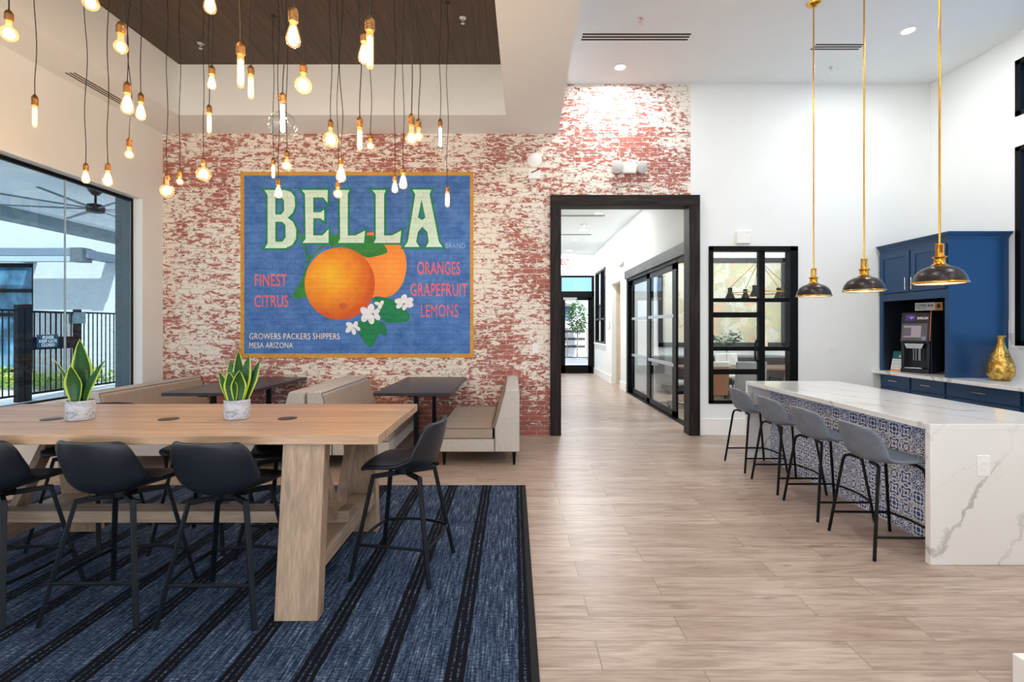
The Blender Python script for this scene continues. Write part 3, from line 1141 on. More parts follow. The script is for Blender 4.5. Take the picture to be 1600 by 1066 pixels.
# ceiling fan on the patio
fan = thing('ceiling_fan', 'dark many-bladed ceiling fan under the patio roof', 'fan', (-6.69, 7.88, 3.76))
MB().lathe([(0.02, -0.12), (0.05, -0.11), (0.10, -0.04), (0.11, 0)], n=20).build('canopy', STEELB, fan)
MB().tube([(0, 0, -0.1), (0, 0, -0.26)], 0.018).build('rod', STEELB, fan)
MB().lathe([(0.0, -0.40), (0.11, -0.39), (0.13, -0.33), (0.11, -0.27), (0.04, -0.25)], n=24).build('motor', STEELB, fan)
BLD = plain('fan blade grey', (96, 108, 116), 0.4)
for k in range(8):
    a = 2 * PI * k / 8 + 0.22
    d, s = Vector((math.cos(a), math.sin(a), 0)), Vector((-math.sin(a), math.cos(a), 0))
    z0 = -0.34
    pts = []
    for rr, ww in ((0.10, 0.02), (0.4, 0.03), (1.28, 0.02)):
        pts.append((rr, ww))
    mm = MB()
    for (r0, w0), (r1, w1) in zip(pts, pts[1:]):
        q = [d * r0 - s * w0 + Vector((0, 0, z0 - 0.003)), d * r1 - s * w1 + Vector((0, 0, z0 - 0.003)),
             d * r1 + s * w1 + Vector((0, 0, z0 + 0.003)), d * r0 + s * w0 + Vector((0, 0, z0 + 0.003))]
        mm.hexa(q + [p + Vector((0, 0, 0.008)) for p in q])
    mm.build('blade', BLD, fan)

# beyond the corridor doors: block wall, young tree, clipped shrubs, houses
BLK = plain('pale block wall', (196, 188, 184), 0.9, vary=0.06, scale=4)
m = MB().box(-6, 25, 26.0, 26.3, -0.02, 1.85)
bw = m.build('block_wall', BLK, smooth=False)
tag(bw, 'pale garden wall with dark slots across the road', 'garden wall')
SLOT = plain('dark slot', (60, 60, 66), 0.8)
for (x, z) in ((3.0, 0.45), (3.0, 0.85), (3.0, 1.25)):
    MB().box(x - 0.5, x + 0.75, 25.985, 26.02, z, z + 0.12).build('slot', SLOT, bw)
m = MB().box(-6, 25, 25.6, 26.0, -0.02, 0.16)
struct('kerb_planter', m, CONC, smooth=False)


def leaf_cloud(c, rx, rz_, n, s, seed):
    r = random.Random(seed)
    mm = MB()
    for i in range(n):
        a, t = r.uniform(0, 6.28), math.acos(r.uniform(-1, 1))
        q = r.uniform(0.3, 1) ** 0.5
        p = Vector((c[0] + rx * q * math.sin(t) * math.cos(a), c[1] + rx * q * math.sin(t) * math.sin(a), c[2] + rz_ * q * math.cos(t)))
        b = r.uniform(0, 6.28)
        u = Vector((math.cos(b), math.sin(b), r.uniform(-0.6, 0.6))) * s * r.uniform(0.6, 1.2)
        v = Vector((-math.sin(b), math.cos(b), r.uniform(-0.6, 0.6))) * s * 0.5
        mm.add([p - u, p - v, p + u, p + v], [(0, 1, 2, 3)])
    return mm


tr = thing('young_tree', 'slender young tree on thin stakes before the pale garden wall', 'tree', (3.15, 24.6, 0))
MB().tube([(0, 0, 0), (0.03, 0, 1.2), (0, 0, 2.1)], [0.03, 0.025, 0.012], 6).build('trunk', plain('grey bark', (120, 108, 96), 0.9), tr)
leaf_cloud((0, 0, 2.0), 0.55, 0.85, 900, 0.09, 5).build('crown', GREEN, tr, smooth=False)
for x in (-0.5, 0.5):
    MB().tube([(x, 0, 0), (x, 0, 1.5)], 0.022, 6).build('stake', plain('timber stake', (110, 84, 66), 0.9), tr)
for x, lab in ((2.2, 'small clipped green shrub on the near side of the young tree'), (4.05, 'small clipped green shrub beyond the young tree, by the door edge')):
    sh = leaf_cloud((0, 0, 0.27), 0.32, 0.27, 700, 0.06, int(x * 10)).build('shrub', LIME, smooth=False)
    sh.location = (x, 24.7, 0)
    tag(sh, lab, 'shrub', 'clipped shrubs across the road')
for x, w_, h, c, rc, lab in ((1.4, 5.0, 3.0, (98, 116, 150), (120, 112, 110), 'blue grey house with a low roof beyond the garden wall'),
                             (9.0, 5.5, 3.1, (206, 202, 198), (140, 132, 128), 'white house with a low roof beyond the garden wall')):
    hs = thing('house', lab, 'house', (x, 34, -0.05), 0, 'houses across the road')
    MB().box(-w_ / 2, w_ / 2, 0, 6, 0, h).build('wall', stucco('house wall', c), hs, smooth=False)
    MB().prism([(-w_ / 2 - 0.4, -0.5, h), (w_ / 2 + 0.4, -0.5, h), (0, -0.5, h + 0.9)], (0, 7, 0)).build('roof', plain('roof tile', rc, 0.8, vary=0.2, scale=20), hs, smooth=False)
    for dx in (-1.4, 0.9):
        MB().box(dx, dx + 0.9, -0.03, 0.02, 1.2, 2.4).build('window', refl.m, hs)

# ================================================================== RUG AND DINING TABLE
rug = thing('rug', 'large dark blue rug with black stripes under the long oak table', 'rug')
MB().box(-4.45, 0.075, 1.0, 4.76, 0.001, 0.012).build('weave', RUG, rug, smooth=False)
MB().box(0.075, 0.112, 1.0, 4.76, 0.001, 0.014).build('binding', RUGEDGE, rug, bevel=0.003)
RZ = 0.0145

tb = thing('dining_table', 'long light oak trestle table standing on the blue striped rug', 'table', (-2.19, 3.15, RZ))
TZ = 0.965 - RZ
MB().box(-1.49, 1.47, -0.53, 0.53, TZ - 0.052, TZ).build('tabletop', OAK, tb, bevel=0.004)
for sx in (-1.035, 1.06):
    for sy in (-1, 1):
        x0, x1 = sx - 0.113, sx + 0.113
        yt, yb_, t = 0.44, 0.60, 0.085
        MB().hexa([(x0, sy * yb_, 0), (x1, sy * yb_, 0), (x1, sy * (yb_ - t), 0), (x0, sy * (yb_ - t), 0),
                   (x0, sy * (yt + 0.06), TZ - 0.052), (x1, sy * (yt + 0.06), TZ - 0.052), (x1, sy * (yt + 0.06 - t), TZ - 0.052), (x0, sy * (yt + 0.06 - t), TZ - 0.052)]).build('leg', OAKZ, tb, bevel=0.004)
        MB().beam((sx, sy * 0.03, 0.32), (sx, sy * 0.37, TZ - 0.055), 0.075, 0.05, (1, 0, 0)).build('brace', OAKZ, tb, bevel=0.003)
    MB().box(sx - 0.10, sx + 0.10, -0.52, 0.52, 0.215, 0.30).build('cross_rail', OAKY, tb, bevel=0.004)
MB().box(-1.135, 1.16, -0.07, 0.07, 0.30, 0.372).build('stretcher', OAKX, tb, bevel=0.004)
GROM = plain('dark bronze cable cover', (84, 70, 58), 0.35, metal=0.6)
for x, y in ((0.04, -0.08), (0.77, -0.06), (-0.69, -0.08)):
    MB().lathe([(0.056, 0), (0.056, 0.004), (0.048, 0.005), (0.0, 0.005)], (x, y, TZ), capt=False).build('cable_cover', GROM, tb)


# snake plants in grey pots
def blade(mm, base, az, lean, length, width, bend, rims, twist=0.3):
    d = Vector((math.cos(az), math.sin(az), 0))
    q = Vector((-math.sin(az + twist), math.cos(az + twist), 0))
    s0 = (q * 0.35 + Vector((1, 0.15, 0)) * (0.8 if q.x >= 0 else -0.8)).normalized()
    nv, nu = 10, 6
    n0 = len(mm.v)
    for j in range(nv + 1):
        t = j / nv
        wd = width * (0.42 + 1.5 * t * (1 - t) ** 0.5 * 1.05) if t < 0.55 else width * (0.42 + 1.5 * 0.55 * 0.45 ** 0.5 * 1.05) * (max(0.0, (1 - t) / 0.45)) ** 0.75
        c = Vector(base) + d * (math.sin(lean) * length * t + bend * length * t * t) + Vector((0, 0, math.cos(lean) * length * t))
        for i in range(nu + 1):
            u = i / nu * 2 - 1
            mm.v.append(tuple(c + s0 * (u * wd / 2) - d * (0.25 * wd * (1 - u * u))))
            rims.append(max(abs(u), 0.0 if t < 0.93 else 0.8))
    for j in range(nv):
        for i in range(nu):
            a = n0 + j * (nu + 1) + i
            mm.f.append((a, a + 1, a + nu + 2, a + nu + 1))


POTM = Mat('grey marbled pot')
_v = POTM.coord((1, 1, 2.2))
POTM.color(POTM.ramp(POTM.noise(_v, 12, 5, 0.65, 2.0), [(0.4, (202, 204, 212)), (0.55, (172, 176, 188)), (0.62, (128, 132, 146))]))
POTM.set(Roughness=0.55)
SOIL = plain('dark soil', (48, 38, 30), 0.95)


def snake_plant(loc, label, leaves):
    t = thing('snake_plant', label, 'plant', loc, 0, 'snake plants on the long table')
    MB().lathe([(0.062, 0), (0.070, 0.004), (0.074, 0.05), (0.074, 0.118), (0.072, 0.121), (0.066, 0.121), (0.065, 0.10), (0.0, 0.10)], capt=False, n=32).build('pot', POTM.m, t)
    MB().lathe([(0.0655, 0.098), (0.03, 0.106), (0.0, 0.107)], n=20, capt=False).build('soil', SOIL, t)
    for (bx, by, az, ln, L, W, bd) in leaves:
        mm, rims = MB(), []
        blade(mm, (bx, by, 0.10), az, ln, L, W, bd, rims)
        me = bpy.data.meshes.new('leaf')
        me.from_pydata(mm.v, [], mm.f)
        at = me.attributes.new('rim', 'FLOAT', 'POINT')
        at.data.foreach_set('value', rims)
        link('leaf', me, LEAF, t, solid=0.003)
    return t


snake_plant((-2.69, 3.06, 0.965), 'snake plant with one tall dark leaf and two outcurving thin leaves', [
    (0.0, 0.01, -1.5, 0.03, 0.40, 0.115, 0.02), (-0.01, -0.03, -1.6, 0.10, 0.24, 0.10, 0.02), (-0.03, 0.0, 3.0, 0.22, 0.27, 0.05, 0.34),
    (0.03, -0.005, 0.15, 0.14, 0.27, 0.065, 0.28), (0.0, 0.03, 1.5, 0.05, 0.3, 0.09, 0.02)])
snake_plant((-1.735, 3.09, 0.965), 'snake plant with a fan of broad bright yellow-edged leaves', [
    (0.0, 0.02, -1.4, 0.02, 0.33, 0.075, 0.02), (-0.02, 0.0, 2.6, 0.12, 0.27, 0.08, 0.04), (0.025, 0.0, 0.2, 0.13, 0.30, 0.085, 0.03),
    (-0.035, -0.02, 3.0, 0.28, 0.21, 0.07, 0.08), (0.025, -0.035, -0.9, 0.16, 0.21, 0.09, 0.03), (-0.01, -0.04, -1.8, 0.10, 0.2, 0.085, 0.02),
    (0.04, 0.02, 0.4, 0.26, 0.27, 0.07, 0.05)])


# ------------------------------------------------------------------ bucket stools
def interp(prof, t):
    k = t * (len(prof) - 1)
    i = min(int(k), len(prof) - 2)
    f = k - i
    # catmull-rom through the control points
    p = [prof[max(0, i - 1)], prof[i], prof[i + 1], prof[min(len(prof) - 1, i + 2)]]
    return [0.5 * (2 * p[1][c] + (p[2][c] - p[0][c]) * f + (2 * p[0][c] - 5 * p[1][c] + 4 * p[2][c] - p[3][c]) * f * f
                   + (3 * p[1][c] - p[0][c] - 3 * p[2][c] + p[3][c]) * f ** 3) for c in range(len(p[0]))]


def shell(prof, nu=16, nv=26, rim=0.9):
    """prof rows: y, z, half width, side lift (z), side wrap (y)"""
    def fn(u, v):
        y, z, hw, lift, wrap = interp(prof, v)
        a = u * 2 - 1
        # round the four corners
        e = 1.0
        for q in (v, 1 - v):
            if q < 0.10:
                e = min(e, 1 - 0.20 * (1 - q / 0.10) ** 2.2)
        k = abs(a) ** 2.4
        return (a * hw * e, y + wrap * k, z + lift * k)
    return MB().grid(fn, nu, nv)


BLACK_PROF = [(0.225, 0.655, 0.185, -0.012, -0.02), (0.20, 0.676, 0.205, -0.004, -0.01), (0.10, 0.672, 0.225, 0.012, 0.0), (-0.02, 0.655, 0.232, 0.045, 0.0),
              (-0.12, 0.652, 0.232, 0.085, 0.02), (-0.185, 0.685, 0.232, 0.075, 0.075), (-0.215, 0.76, 0.230, 0.03, 0.095), (-0.238, 0.85, 0.222, 0.0, 0.085), (-0.255, 0.945, 0.210, -0.004, 0.065)]


def black_stool(label):
    t = thing('bucket_stool', label, 'stool', (0, 0, 0), 0, 'black stools round the long oak table')
    b = shell(BLACK_PROF).build('bucket_seat', LEATHER, None, solid=0.026, sub=1)
    b.parent = t
    pts = [Vector((a * 0.150, -0.267 + 0.065 * abs(a * 0.85) ** 2.4, 0.940 - 0.004 * abs(a))) for a in [i / 10 - 1 for i in range(21)]]
    MB().tube(pts, 0.0022, 5).build('stitching', plain('grey stitching', (96, 98, 102), 0.6), b)
    fr = thing_part('leg_frame', t)
    MB().lathe([(0.06, 0.600), (0.06, 0.636), (0.09, 0.640), (0.09, 0.650)], n=20).build('swivel', BLACKM, t)
    tops = [(-0.15, -0.13), (0.15, -0.13), (0.15, 0.13), (-0.15, 0.13)]
    feet = [(-0.25, -0.235), (0.25, -0.235), (0.25, 0.235), (-0.25, 0.235)]
    for (tx, ty), (fx_, fy_) in zip(tops, feet):
        mm = MB().beam((fx_, fy_, 0), (tx, ty, 0.612), 0.026, 0.020, (fx_, fy_, 0))
        mm.beam((tx * 1.0, ty * 1.0, 0.602), (tx * 0.2, ty * 0.2, 0.602), 0.022, 0.026)
        mm.build('leg', STEELB, t, bevel=0.002)
    k = 1 - 0.205 / 0.612
    q = [(f[0] * k + t_[0] * (1 - k), f[1] * k + t_[1] * (1 - k)) for f, t_ in zip(feet, tops)]
    ring = []

    def arc(p, r_, bulge):
        o = Vector((p[0] + r_[0], p[1] + r_[1], 0)) / 2
        o = o.normalized() * bulge
        return [Vector((p[0] + (r_[0] - p[0]) * i / 8, p[1] + (r_[1] - p[1]) * i / 8, 0.205)) + o * math.sin(PI * i / 8) for i in range(9)]
    MB().tube(arc(q[0], q[3], 0.02) + arc(q[3], q[2], 0.05)[1:] + arc(q[2], q[1], 0.02)[1:], 0.010, 8).build('footrest', STEELB, t)
    MB().tube([(q[0][0], q[0][1], 0.205), (q[1][0], q[1][1], 0.205)], 0.010, 8).build('footrest', STEELB, t)
    bpy.data.objects.remove(fr)
    return t


def thing_part(name, parent):
    o = bpy.data.objects.new(name, None)
    col.objects.link(o)
    o.parent = parent
    return o


def turn_seat(root, rz):
    for c in root.children:
        if c.name.startswith(('bucket_seat', 'swivel')):
            c.rotation_euler = (0, 0, rz)


s0 = black_stool('black bucket stool turned on its frame, first from the near oak leg')
s0.location = (-1.555, 2.715, RZ)
turn_seat(s0, -0.07)
for x, y, rz, sr, lab in (
        (-2.165, 2.735, 0, -0.10, 'black bucket stool tucked up to the table before the plant with one tall leaf'),
        (-2.83, 2.72, 0, 0.12, 'black bucket stool cut by the photo edge, third along the near side of the table'),
        (-3.05, 3.56, 0, PI + 0.2, 'black bucket stool on the far side of the table, nearest the window'),
        (-2.19, 3.52, 0, PI - 0.3, 'black bucket stool on the far side of the table, in the middle of its side'),
        (-1.58, 3.47, 0, PI + 0.25, 'black bucket stool on the far side of the table, behind the near oak leg'),
        (-0.697, 3.145, math.radians(-10.4), PI / 2 + math.radians(4), 'black bucket stool standing alone at the end of the oak table')):
    s = dup(s0, (x, y, RZ), rz, lab)
    turn_seat(s, sr)
s0['label'] = 'black bucket stool pulled up beside the thick near oak table leg'

# ------------------------------------------------------------------ grey stools at the island
GREY_PROF = [(0.205, 0.622, 0.185, -0.006, -0.02), (0.18, 0.636, 0.20, 0.0, -0.01), (0.08, 0.630, 0.218, 0.012, 0.0), (-0.05, 0.615, 0.225, 0.03, 0.0),
             (-0.14, 0.622, 0.226, 0.05, 0.03), (-0.19, 0.665, 0.225, 0.035, 0.075), (-0.215, 0.73, 0.222, 0.012, 0.085), (-0.232, 0.80, 0.215, 0.0, 0.075), (-0.245, 0.872, 0.20, -0.02, 0.055)]


def grey_stool(label):
    t = thing('counter_stool', label, 'stool', (0, 0, 0), 0, 'grey stools along the island')
    b = shell(GREY_PROF).build('bucket_seat', GREYL, t, solid=0.022, sub=1)
    pts = [Vector((a * 0.145, -0.255 + 0.055 * abs(a * 0.85) ** 2.4, 0.866 - 0.018 * abs(a * 0.85) ** 2.4)) for a in [i / 10 - 1 for i in range(21)]]
    MB().tube(pts, 0.002, 5).build('stitching', plain('pale stitching', (150, 152, 156), 0.6), b)
    for sx in (-1, 1):
        for y0, y1 in ((-0.225, -0.15), (0.225, 0.14)):
            p = [(sx * 0.245, y0, 0), (sx * 0.185, y1 + (y0 - y1) * 0.12, 0.555), (sx * 0.175, y1, 0.588), (sx * 0.145, y1 * 0.9, 0.602), (sx * 0.06, y1 * 0.85, 0.602)]
            MB().tube(p, 0.011, 8).build('leg', BLACKM, t)
    z = 0.15
    k = 1 - z / 0.58
    bx, by = 0.245 * k + 0.183 * (1 - k), 0.225 * k + 0.15 * (1 - k)
    fr = [(a * bx, by + 0.045 * (1 - a * a), z) for a in [i / 6 - 1 for i in range(13)]]
    MB().tube([(-bx, -by, z)] + fr + [(bx, -by, z)], 0.0085, 8).build('footrest', BLACKM, t)
    return t


g0 = grey_stool('grey counter stool nearest the marble end of the island')
g0.location = (2.60, 3.475, 0)
g0.rotation_euler = (0, 0, -PI / 2 - 0.03)
for x, y, rz, lab in ((2.62, 4.13, -0.0, 'grey counter stool second from the marble end of the island'),
                      (2.635, 4.75, 0.0, 'grey counter stool third from the marble end of the island'),
                      (2.655, 5.43, 0.0, 'grey counter stool at the far end of the island by the meeting room window')):
    dup(g0, (x, y, 0), -PI / 2 + rz, lab)

# ================================================================== KITCHEN ISLAND
isl = thing('kitchen_island', 'white veined kitchen island with waterfall ends and a blue tiled front', 'island')
IX0, IX1, IY0, IY1, IZ = 2.69, 3.74, 3.183, 5.72, 0.912
MB().box(IX0, IX1, IY0, IY1, IZ - 0.042, IZ).build('worktop', MARBLE, isl, bevel=0.003)
MB().box(IX0, IX1, IY0, IY0 + 0.042, 0, IZ - 0.042).build('end_slab', MARBLE, isl, bevel=0.003)
MB().box(IX0, IX1, IY1 - 0.042, IY1, 0, IZ - 0.042).build('end_slab', MARBLE, isl, bevel=0.003)
MB().box(2.97, 3.70, IY0 + 0.042, IY1 - 0.042, 0, IZ - 0.042).build('carcass', NAVY, isl)
MB().box(2.957, 2.97, IY0 + 0.042, IY1 - 0.042, 0.0, IZ - 0.042).build('tiled_front', TILE, isl, smooth=False)
OUTS = plain('outlet slot grey', (168, 170, 172), 0.5)


def outlet(label, loc, rz, name='electrical_outlet', w=0.078, h=0.125, gang=1, rocker=False):
    t = thing(name, label, 'outlet' if not rocker else 'switch', loc, rz)
    MB().box(-w / 2, w / 2, -0.006, 0, -h / 2, h / 2).build('cover_plate', PLASTIC, t, bevel=0.003)
    for g in range(gang):
        x = (g - (gang - 1) / 2) * 0.046
        if rocker:
            MB().box(x - 0.017, x + 0.017, -0.010, -0.005, -0.034, 0.034).build('rocker', PLASTIC, t, bevel=0.002)
        else:
            for z in (-0.021, 0.021):
                s = MB().box(x - 0.017, x + 0.017, -0.009, -0.005, z - 0.014, z + 0.014).build('socket', PLASTIC, t, bevel=0.004)
                MB().box(x - 0.008, x - 0.006, -0.0095, -0.0085, z - 0.003, z + 0.007).box(x + 0.006, x + 0.008, -0.0095, -0.0085, z - 0.003, z + 0.006).build('slot', OUTS, s)
    return t


outlet('white double outlet on the marble end of the island', (3.03, IY0, 0.643), 0, w=0.085, h=0.135)
outlet('white two-gang switch on the plain wall beside the meeting room window', (4.52, YB, 1.24), 0, 'light_switch', 0.13, 0.125, 2, True)
outlet('white switch plate on the brick wall near the corridor opening', (0.305, YB, 1.235), 0, 'light_switch', 0.085, 0.14, 1, True)

# ------------------------------------------------------------------ pendants over the island


def pendant(loc, label):
    x, y = loc
    zb = 1.862
    t = thing('pendant_lamp', label, 'pendant lamp', (x, y, zb), 0, 'brass pendants over the island')
    hc = ZC - zb
    MB().lathe([(0.0, hc - 0.035), (0.012, hc - 0.034), (0.03, hc - 0.022), (0.062, hc - 0.014), (0.068, hc)], capt=True, capb=False).build('canopy', BRASS, t)
    MB().tube([(0, 0, 0.30), (0, 0, hc - 0.03)], 0.0072, 10).build('rod', BRASS, t)
    mm = MB()
    mm.box(-0.024, -0.012, -0.016, 0.016, 0.185, 0.30).box(0.012, 0.024, -0.016, 0.016, 0.185, 0.30).box(-0.024, 0.024, -0.016, 0.016, 0.29, 0.305)
    mm.build('yoke', BRASS, t, bevel=0.004)
    MB().lathe([(0.052, 0.128), (0.055, 0.140), (0.045, 0.148), (0.036, 0.158), (0.033, 0.185), (0.038, 0.196), (0.046, 0.200), (0.044, 0.207), (0.020, 0.210), (0.016, 0.235), (0.0, 0.238)], capb=False, capt=False).build('collar', BRASS, t)
    out = [(0.165, 0.012), (0.163, 0.035), (0.152, 0.066), (0.132, 0.096), (0.100, 0.120), (0.065, 0.133), (0.045, 0.137)]
    MB().lathe(out, capb=False, capt=False, n=48).build('shade', BRONZE, t, angle=60)
    inn = [(0.162, 0.006), (0.158, 0.035), (0.147, 0.064), (0.127, 0.093), (0.096, 0.116), (0.06, 0.128), (0.0, 0.130)]
    MB().lathe(inn, capb=False, capt=False, n=48).build('lining', plain('white shade lining', (244, 236, 222), 0.6), t, angle=60)
    MB().lathe([(0.160, 0.0), (0.170, 0.002), (0.172, 0.010), (0.166, 0.016), (0.160, 0.012)], capb=False, capt=False, n=48).build('rim', BRASS, t, angle=60)
    MB().lathe([(0.0, 0.035), (0.022, 0.042), (0.032, 0.062), (0.026, 0.088), (0.014, 0.105), (0.013, 0.128)], n=18, capb=False).build('light_bulb', emis('pendant bulb', (1.0, 0.86, 0.66), 14.0), t)
    return t


pendant((3.205, 5.27), 'bronze dome pendant on a brass rod over the far end of the island')
pendant((3.205, 4.51), 'bronze dome pendant hanging over the middle of the island')
pendant((3.205, 3.71), 'largest-looking bronze dome pendant, before the navy coffee cabinet')

# ================================================================== COFFEE WALL
CX0, CZ = 5.20, 0.93
# tall cabinet standing on the worktop
tc = thing('tall_cabinet', 'tall navy cabinet with two upper doors above an open coffee niche', 'cabinet')
ya, yb_, zt = 5.89, 7.0, 2.60
mm = MB().box(CX0, XR - 0.01, ya, ya + 0.035, CZ, zt).box(CX0, XR - 0.01, yb_ - 0.035, yb_, CZ, zt)
mm.box(CX0 + 0.01, XR - 0.012, ya + 0.03, yb_ - 0.03, zt - 0.03, zt - 0.001).box(CX0 + 0.02, XR - 0.01, ya + 0.02, yb_ - 0.02, 1.97, 2.0)
mm.box(CX0 - 0.004, CX0 + 0.018, ya - 0.001, ya + 0.055, CZ + 0.001, zt - 0.001).box(CX0 - 0.004, CX0 + 0.018, yb_ - 0.06, yb_ - 0.001, CZ + 0.001, zt - 0.001)
mm.box(CX0 - 0.0035, CX0 + 0.017, (ya + yb_) / 2 - 0.02, (ya + yb_) / 2 + 0.02, 1.999, 2.546)
mm.box(CX0 - 0.003, CX0 + 0.016, ya + 0.05, yb_ - 0.055, 1.895, 2.0).box(CX0 - 0.003, CX0 + 0.016, ya + 0.05, yb_ - 0.055, 2.545, zt - 0.001)
mm.build('carcass', NAVY, tc, bevel=0.002)
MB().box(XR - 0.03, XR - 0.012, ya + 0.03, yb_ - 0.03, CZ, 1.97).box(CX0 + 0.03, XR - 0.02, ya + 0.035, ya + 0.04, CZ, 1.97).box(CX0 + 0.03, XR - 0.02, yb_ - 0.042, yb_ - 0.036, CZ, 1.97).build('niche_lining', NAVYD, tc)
# crown
mm = MB()
for (z0, z1, o0, o1) in ((zt, zt + 0.02, 0.008, 0.01), (zt + 0.02, zt + 0.06, 0.012, 0.05), (zt + 0.06, zt + 0.075, 0.058, 0.058)):
    mm.hexa([(CX0 - o0, ya - o0, z0), (XR - 0.01, ya - o0, z0), (XR - 0.01, yb_, z0), (CX0 - o0, yb_, z0),
             (CX0 - o1, ya - o1, z1), (XR - 0.01, ya - o1, z1), (XR - 0.01, yb_, z1), (CX0 - o1, yb_, z1)])
mm.build('crown_moulding', NAVY, tc, smooth=False)


def shaker(parent, name, y0, y1, z0, z1, x, handle, hname='handle', fr=0.07):
    mm = MB().box(x - 0.02, x, y0, y0 + fr, z0, z1).box(x - 0.02, x, y1 - fr, y1, z0, z1)
    mm.box(x - 0.02, x, y0 + fr, y1 - fr, z0, z0 + fr).box(x - 0.02, x, y0 + fr, y1 - fr, z1 - fr, z1).box(x - 0.009, x, y0 + fr, y1 - fr, z0 + fr, z1 - fr)
    o = mm.build(name, NAVY, parent, bevel=0.0015)
    (a, b) = handle
    mm = MB().tube([(x - 0.045, a[0], a[1]), (x - 0.045, b[0], b[1])], 0.0055, 8)
    for q in (0.12, 0.88):
        yy, zz = a[0] + (b[0] - a[0]) * q, a[1] + (b[1] - a[1]) * q
        mm.tube([(x - 0.045, yy, zz), (x - 0.018, yy, zz)], 0.004, 6)
    mm.build(hname, CHROME, o)
    return o


ym = (ya + yb_) / 2
shaker(tc, 'door', ya + 0.025, ym - 0.012, 2.005, 2.55, CX0 - 0.004, ((ym - 0.05, 2.03), (ym - 0.05, 2.19)))
shaker(tc, 'door', ym + 0.012, yb_ - 0.025, 2.005, 2.55, CX0 - 0.004, ((ym + 0.05, 2.03), (ym + 0.05, 2.19)))


def base_unit(label, y0, y1):
    t = thing('base_cabinet', label, 'cabinet', (0, 0, 0), 0, 'navy base cabinets under the coffee worktop')
    MB().box(CX0 + 0.02, XR - 0.01, y0, y1, 0.10, CZ - 0.045).box(CX0 + 0.07, XR - 0.01, y0, y1, 0, 0.10).build('carcass', NAVY, t)
    yc = (y0 + y1) / 2
    hl = min(0.085, (y1 - y0) * 0.14)
    x = CX0 + 0.02
    o = MB().box(x - 0.02, x, y0 + 0.012, y1 - 0.012, 0.72, CZ - 0.055).build('drawer', NAVY, t, bevel=0.002)
    mm = MB().tube([(x - 0.045, yc - hl, 0.80), (x - 0.045, yc + hl, 0.80)], 0.0055, 8)
    for s in (-0.7, 0.7):
        mm.tube([(x - 0.045, yc + s * hl, 0.80), (x - 0.018, yc + s * hl, 0.80)], 0.004, 6)
    mm.build('handle', CHROME, o)
    shaker(t, 'door', y0 + 0.012, y1 - 0.012, 0.12, 0.70, x, ((y1 - 0.05, 0.52), (y1 - 0.05, 0.66)))
    return t


base_unit('navy base cabinet in the corner, under the coffee machine', 6.465, 7.0)
base_unit('navy base cabinet with the middle of three drawers in view', 5.94, 6.46)
base_unit('wide navy base cabinet under the gold vase', 5.05, 5.935)
base_unit('navy base cabinet running out of the picture past the gold vase', 4.1, 5.045)
wt = MB().box(5.10, XR - 0.002, 4.1, YB - 0.002, CZ - 0.042, CZ).build('worktop', MARBLE, bevel=0.003)
tag(wt, 'white quartz worktop along the navy base cabinets', 'worktop')
mm = MB().box(XR - 0.022, XR - 0.001, 5.835, 5.885, CZ, 1.63).box(XR - 0.022, XR - 0.001, 4.1, 5.835, CZ, 1.30)
tag(mm.build('backsplash', MARBLE, bevel=0.002), 'white veined quartz backsplash below the black window', 'backsplash')

# gold vase
vz = MB().lathe([(0.07, 0), (0.085, 0.006), (0.118, 0.06), (0.128, 0.11), (0.122, 0.17), (0.098, 0.25), (0.068, 0.33), (0.042, 0.40), (0.031, 0.45), (0.030, 0.475), (0.036, 0.495), (0.048, 0.51),
                 (0.044, 0.51), (0.027, 0.48), (0.026, 0.45), (0.0, 0.40)], capt=False, n=40)
GOLD = Mat('mottled gold')
_v = GOLD.coord()
GOLD.color(GOLD.ramp(GOLD.noise(_v, 22, 6, 0.7, 1.0), [(0.35, (120, 84, 30)), (0.5, (196, 152, 70)), (0.66, (236, 208, 130))]))
GOLD.set(Metallic=0.85, Roughness=0.3)
v = vz.build('vase', GOLD.m, angle=60)
v.location = (5.55, 5.62, CZ)
tag(v, 'mottled gold teardrop vase on the white worktop beside the navy cabinet', 'vase')

# coffee machine, turned a little out of the niche
cm = thing('coffee_machine', 'black touchscreen coffee machine standing in the navy niche', 'coffee machine', (5.42, 6.60, CZ), math.radians(-62))
cm.scale = (0.95, 0.95, 1.18)
# local: -y is the front, x across
BLK2 = plain('black machine casing', (20, 22, 27), 0.3)
NVC = plain('blue black machine side', (38, 46, 62), 0.35)
mm = MB().box(-0.17, 0.17, -0.12, 0.2, 0.0, 0.05).box(-0.17, 0.17, 0.02, 0.2, 0.05, 0.36).box(-0.17, -0.13, -0.10, 0.05, 0.05, 0.36).box(0.13, 0.17, -0.10, 0.05, 0.05, 0.36)
mm.hexa([(-0.17, -0.13, 0.34), (0.17, -0.13, 0.34), (0.17, 0.2, 0.34), (-0.17, 0.2, 0.34), (-0.17, -0.08, 0.68), (0.17, -0.08, 0.68), (0.17, 0.2, 0.68), (-0.17, 0.2, 0.68)])
mm.build('body', BLK2, cm, bevel=0.008)
MB().box(0.168, 0.182, -0.07, 0.2, 0.0, 0.70).build('side_panel', NVC, cm, bevel=0.004)
MB().hexa([(0.172, -0.122, 0.36), (0.180, -0.122, 0.36), (0.180, -0.09, 0.36), (0.172, -0.09, 0.36), (0.172, -0.078, 0.69), (0.180, -0.078, 0.69), (0.180, -0.05, 0.69), (0.172, -0.05, 0.69)]).build('copper_strip', plain('copper strip', (196, 128, 100), 0.35, metal=0.6), cm)


def front(z):
    return -0.13 + (z - 0.34) / 0.34 * 0.05


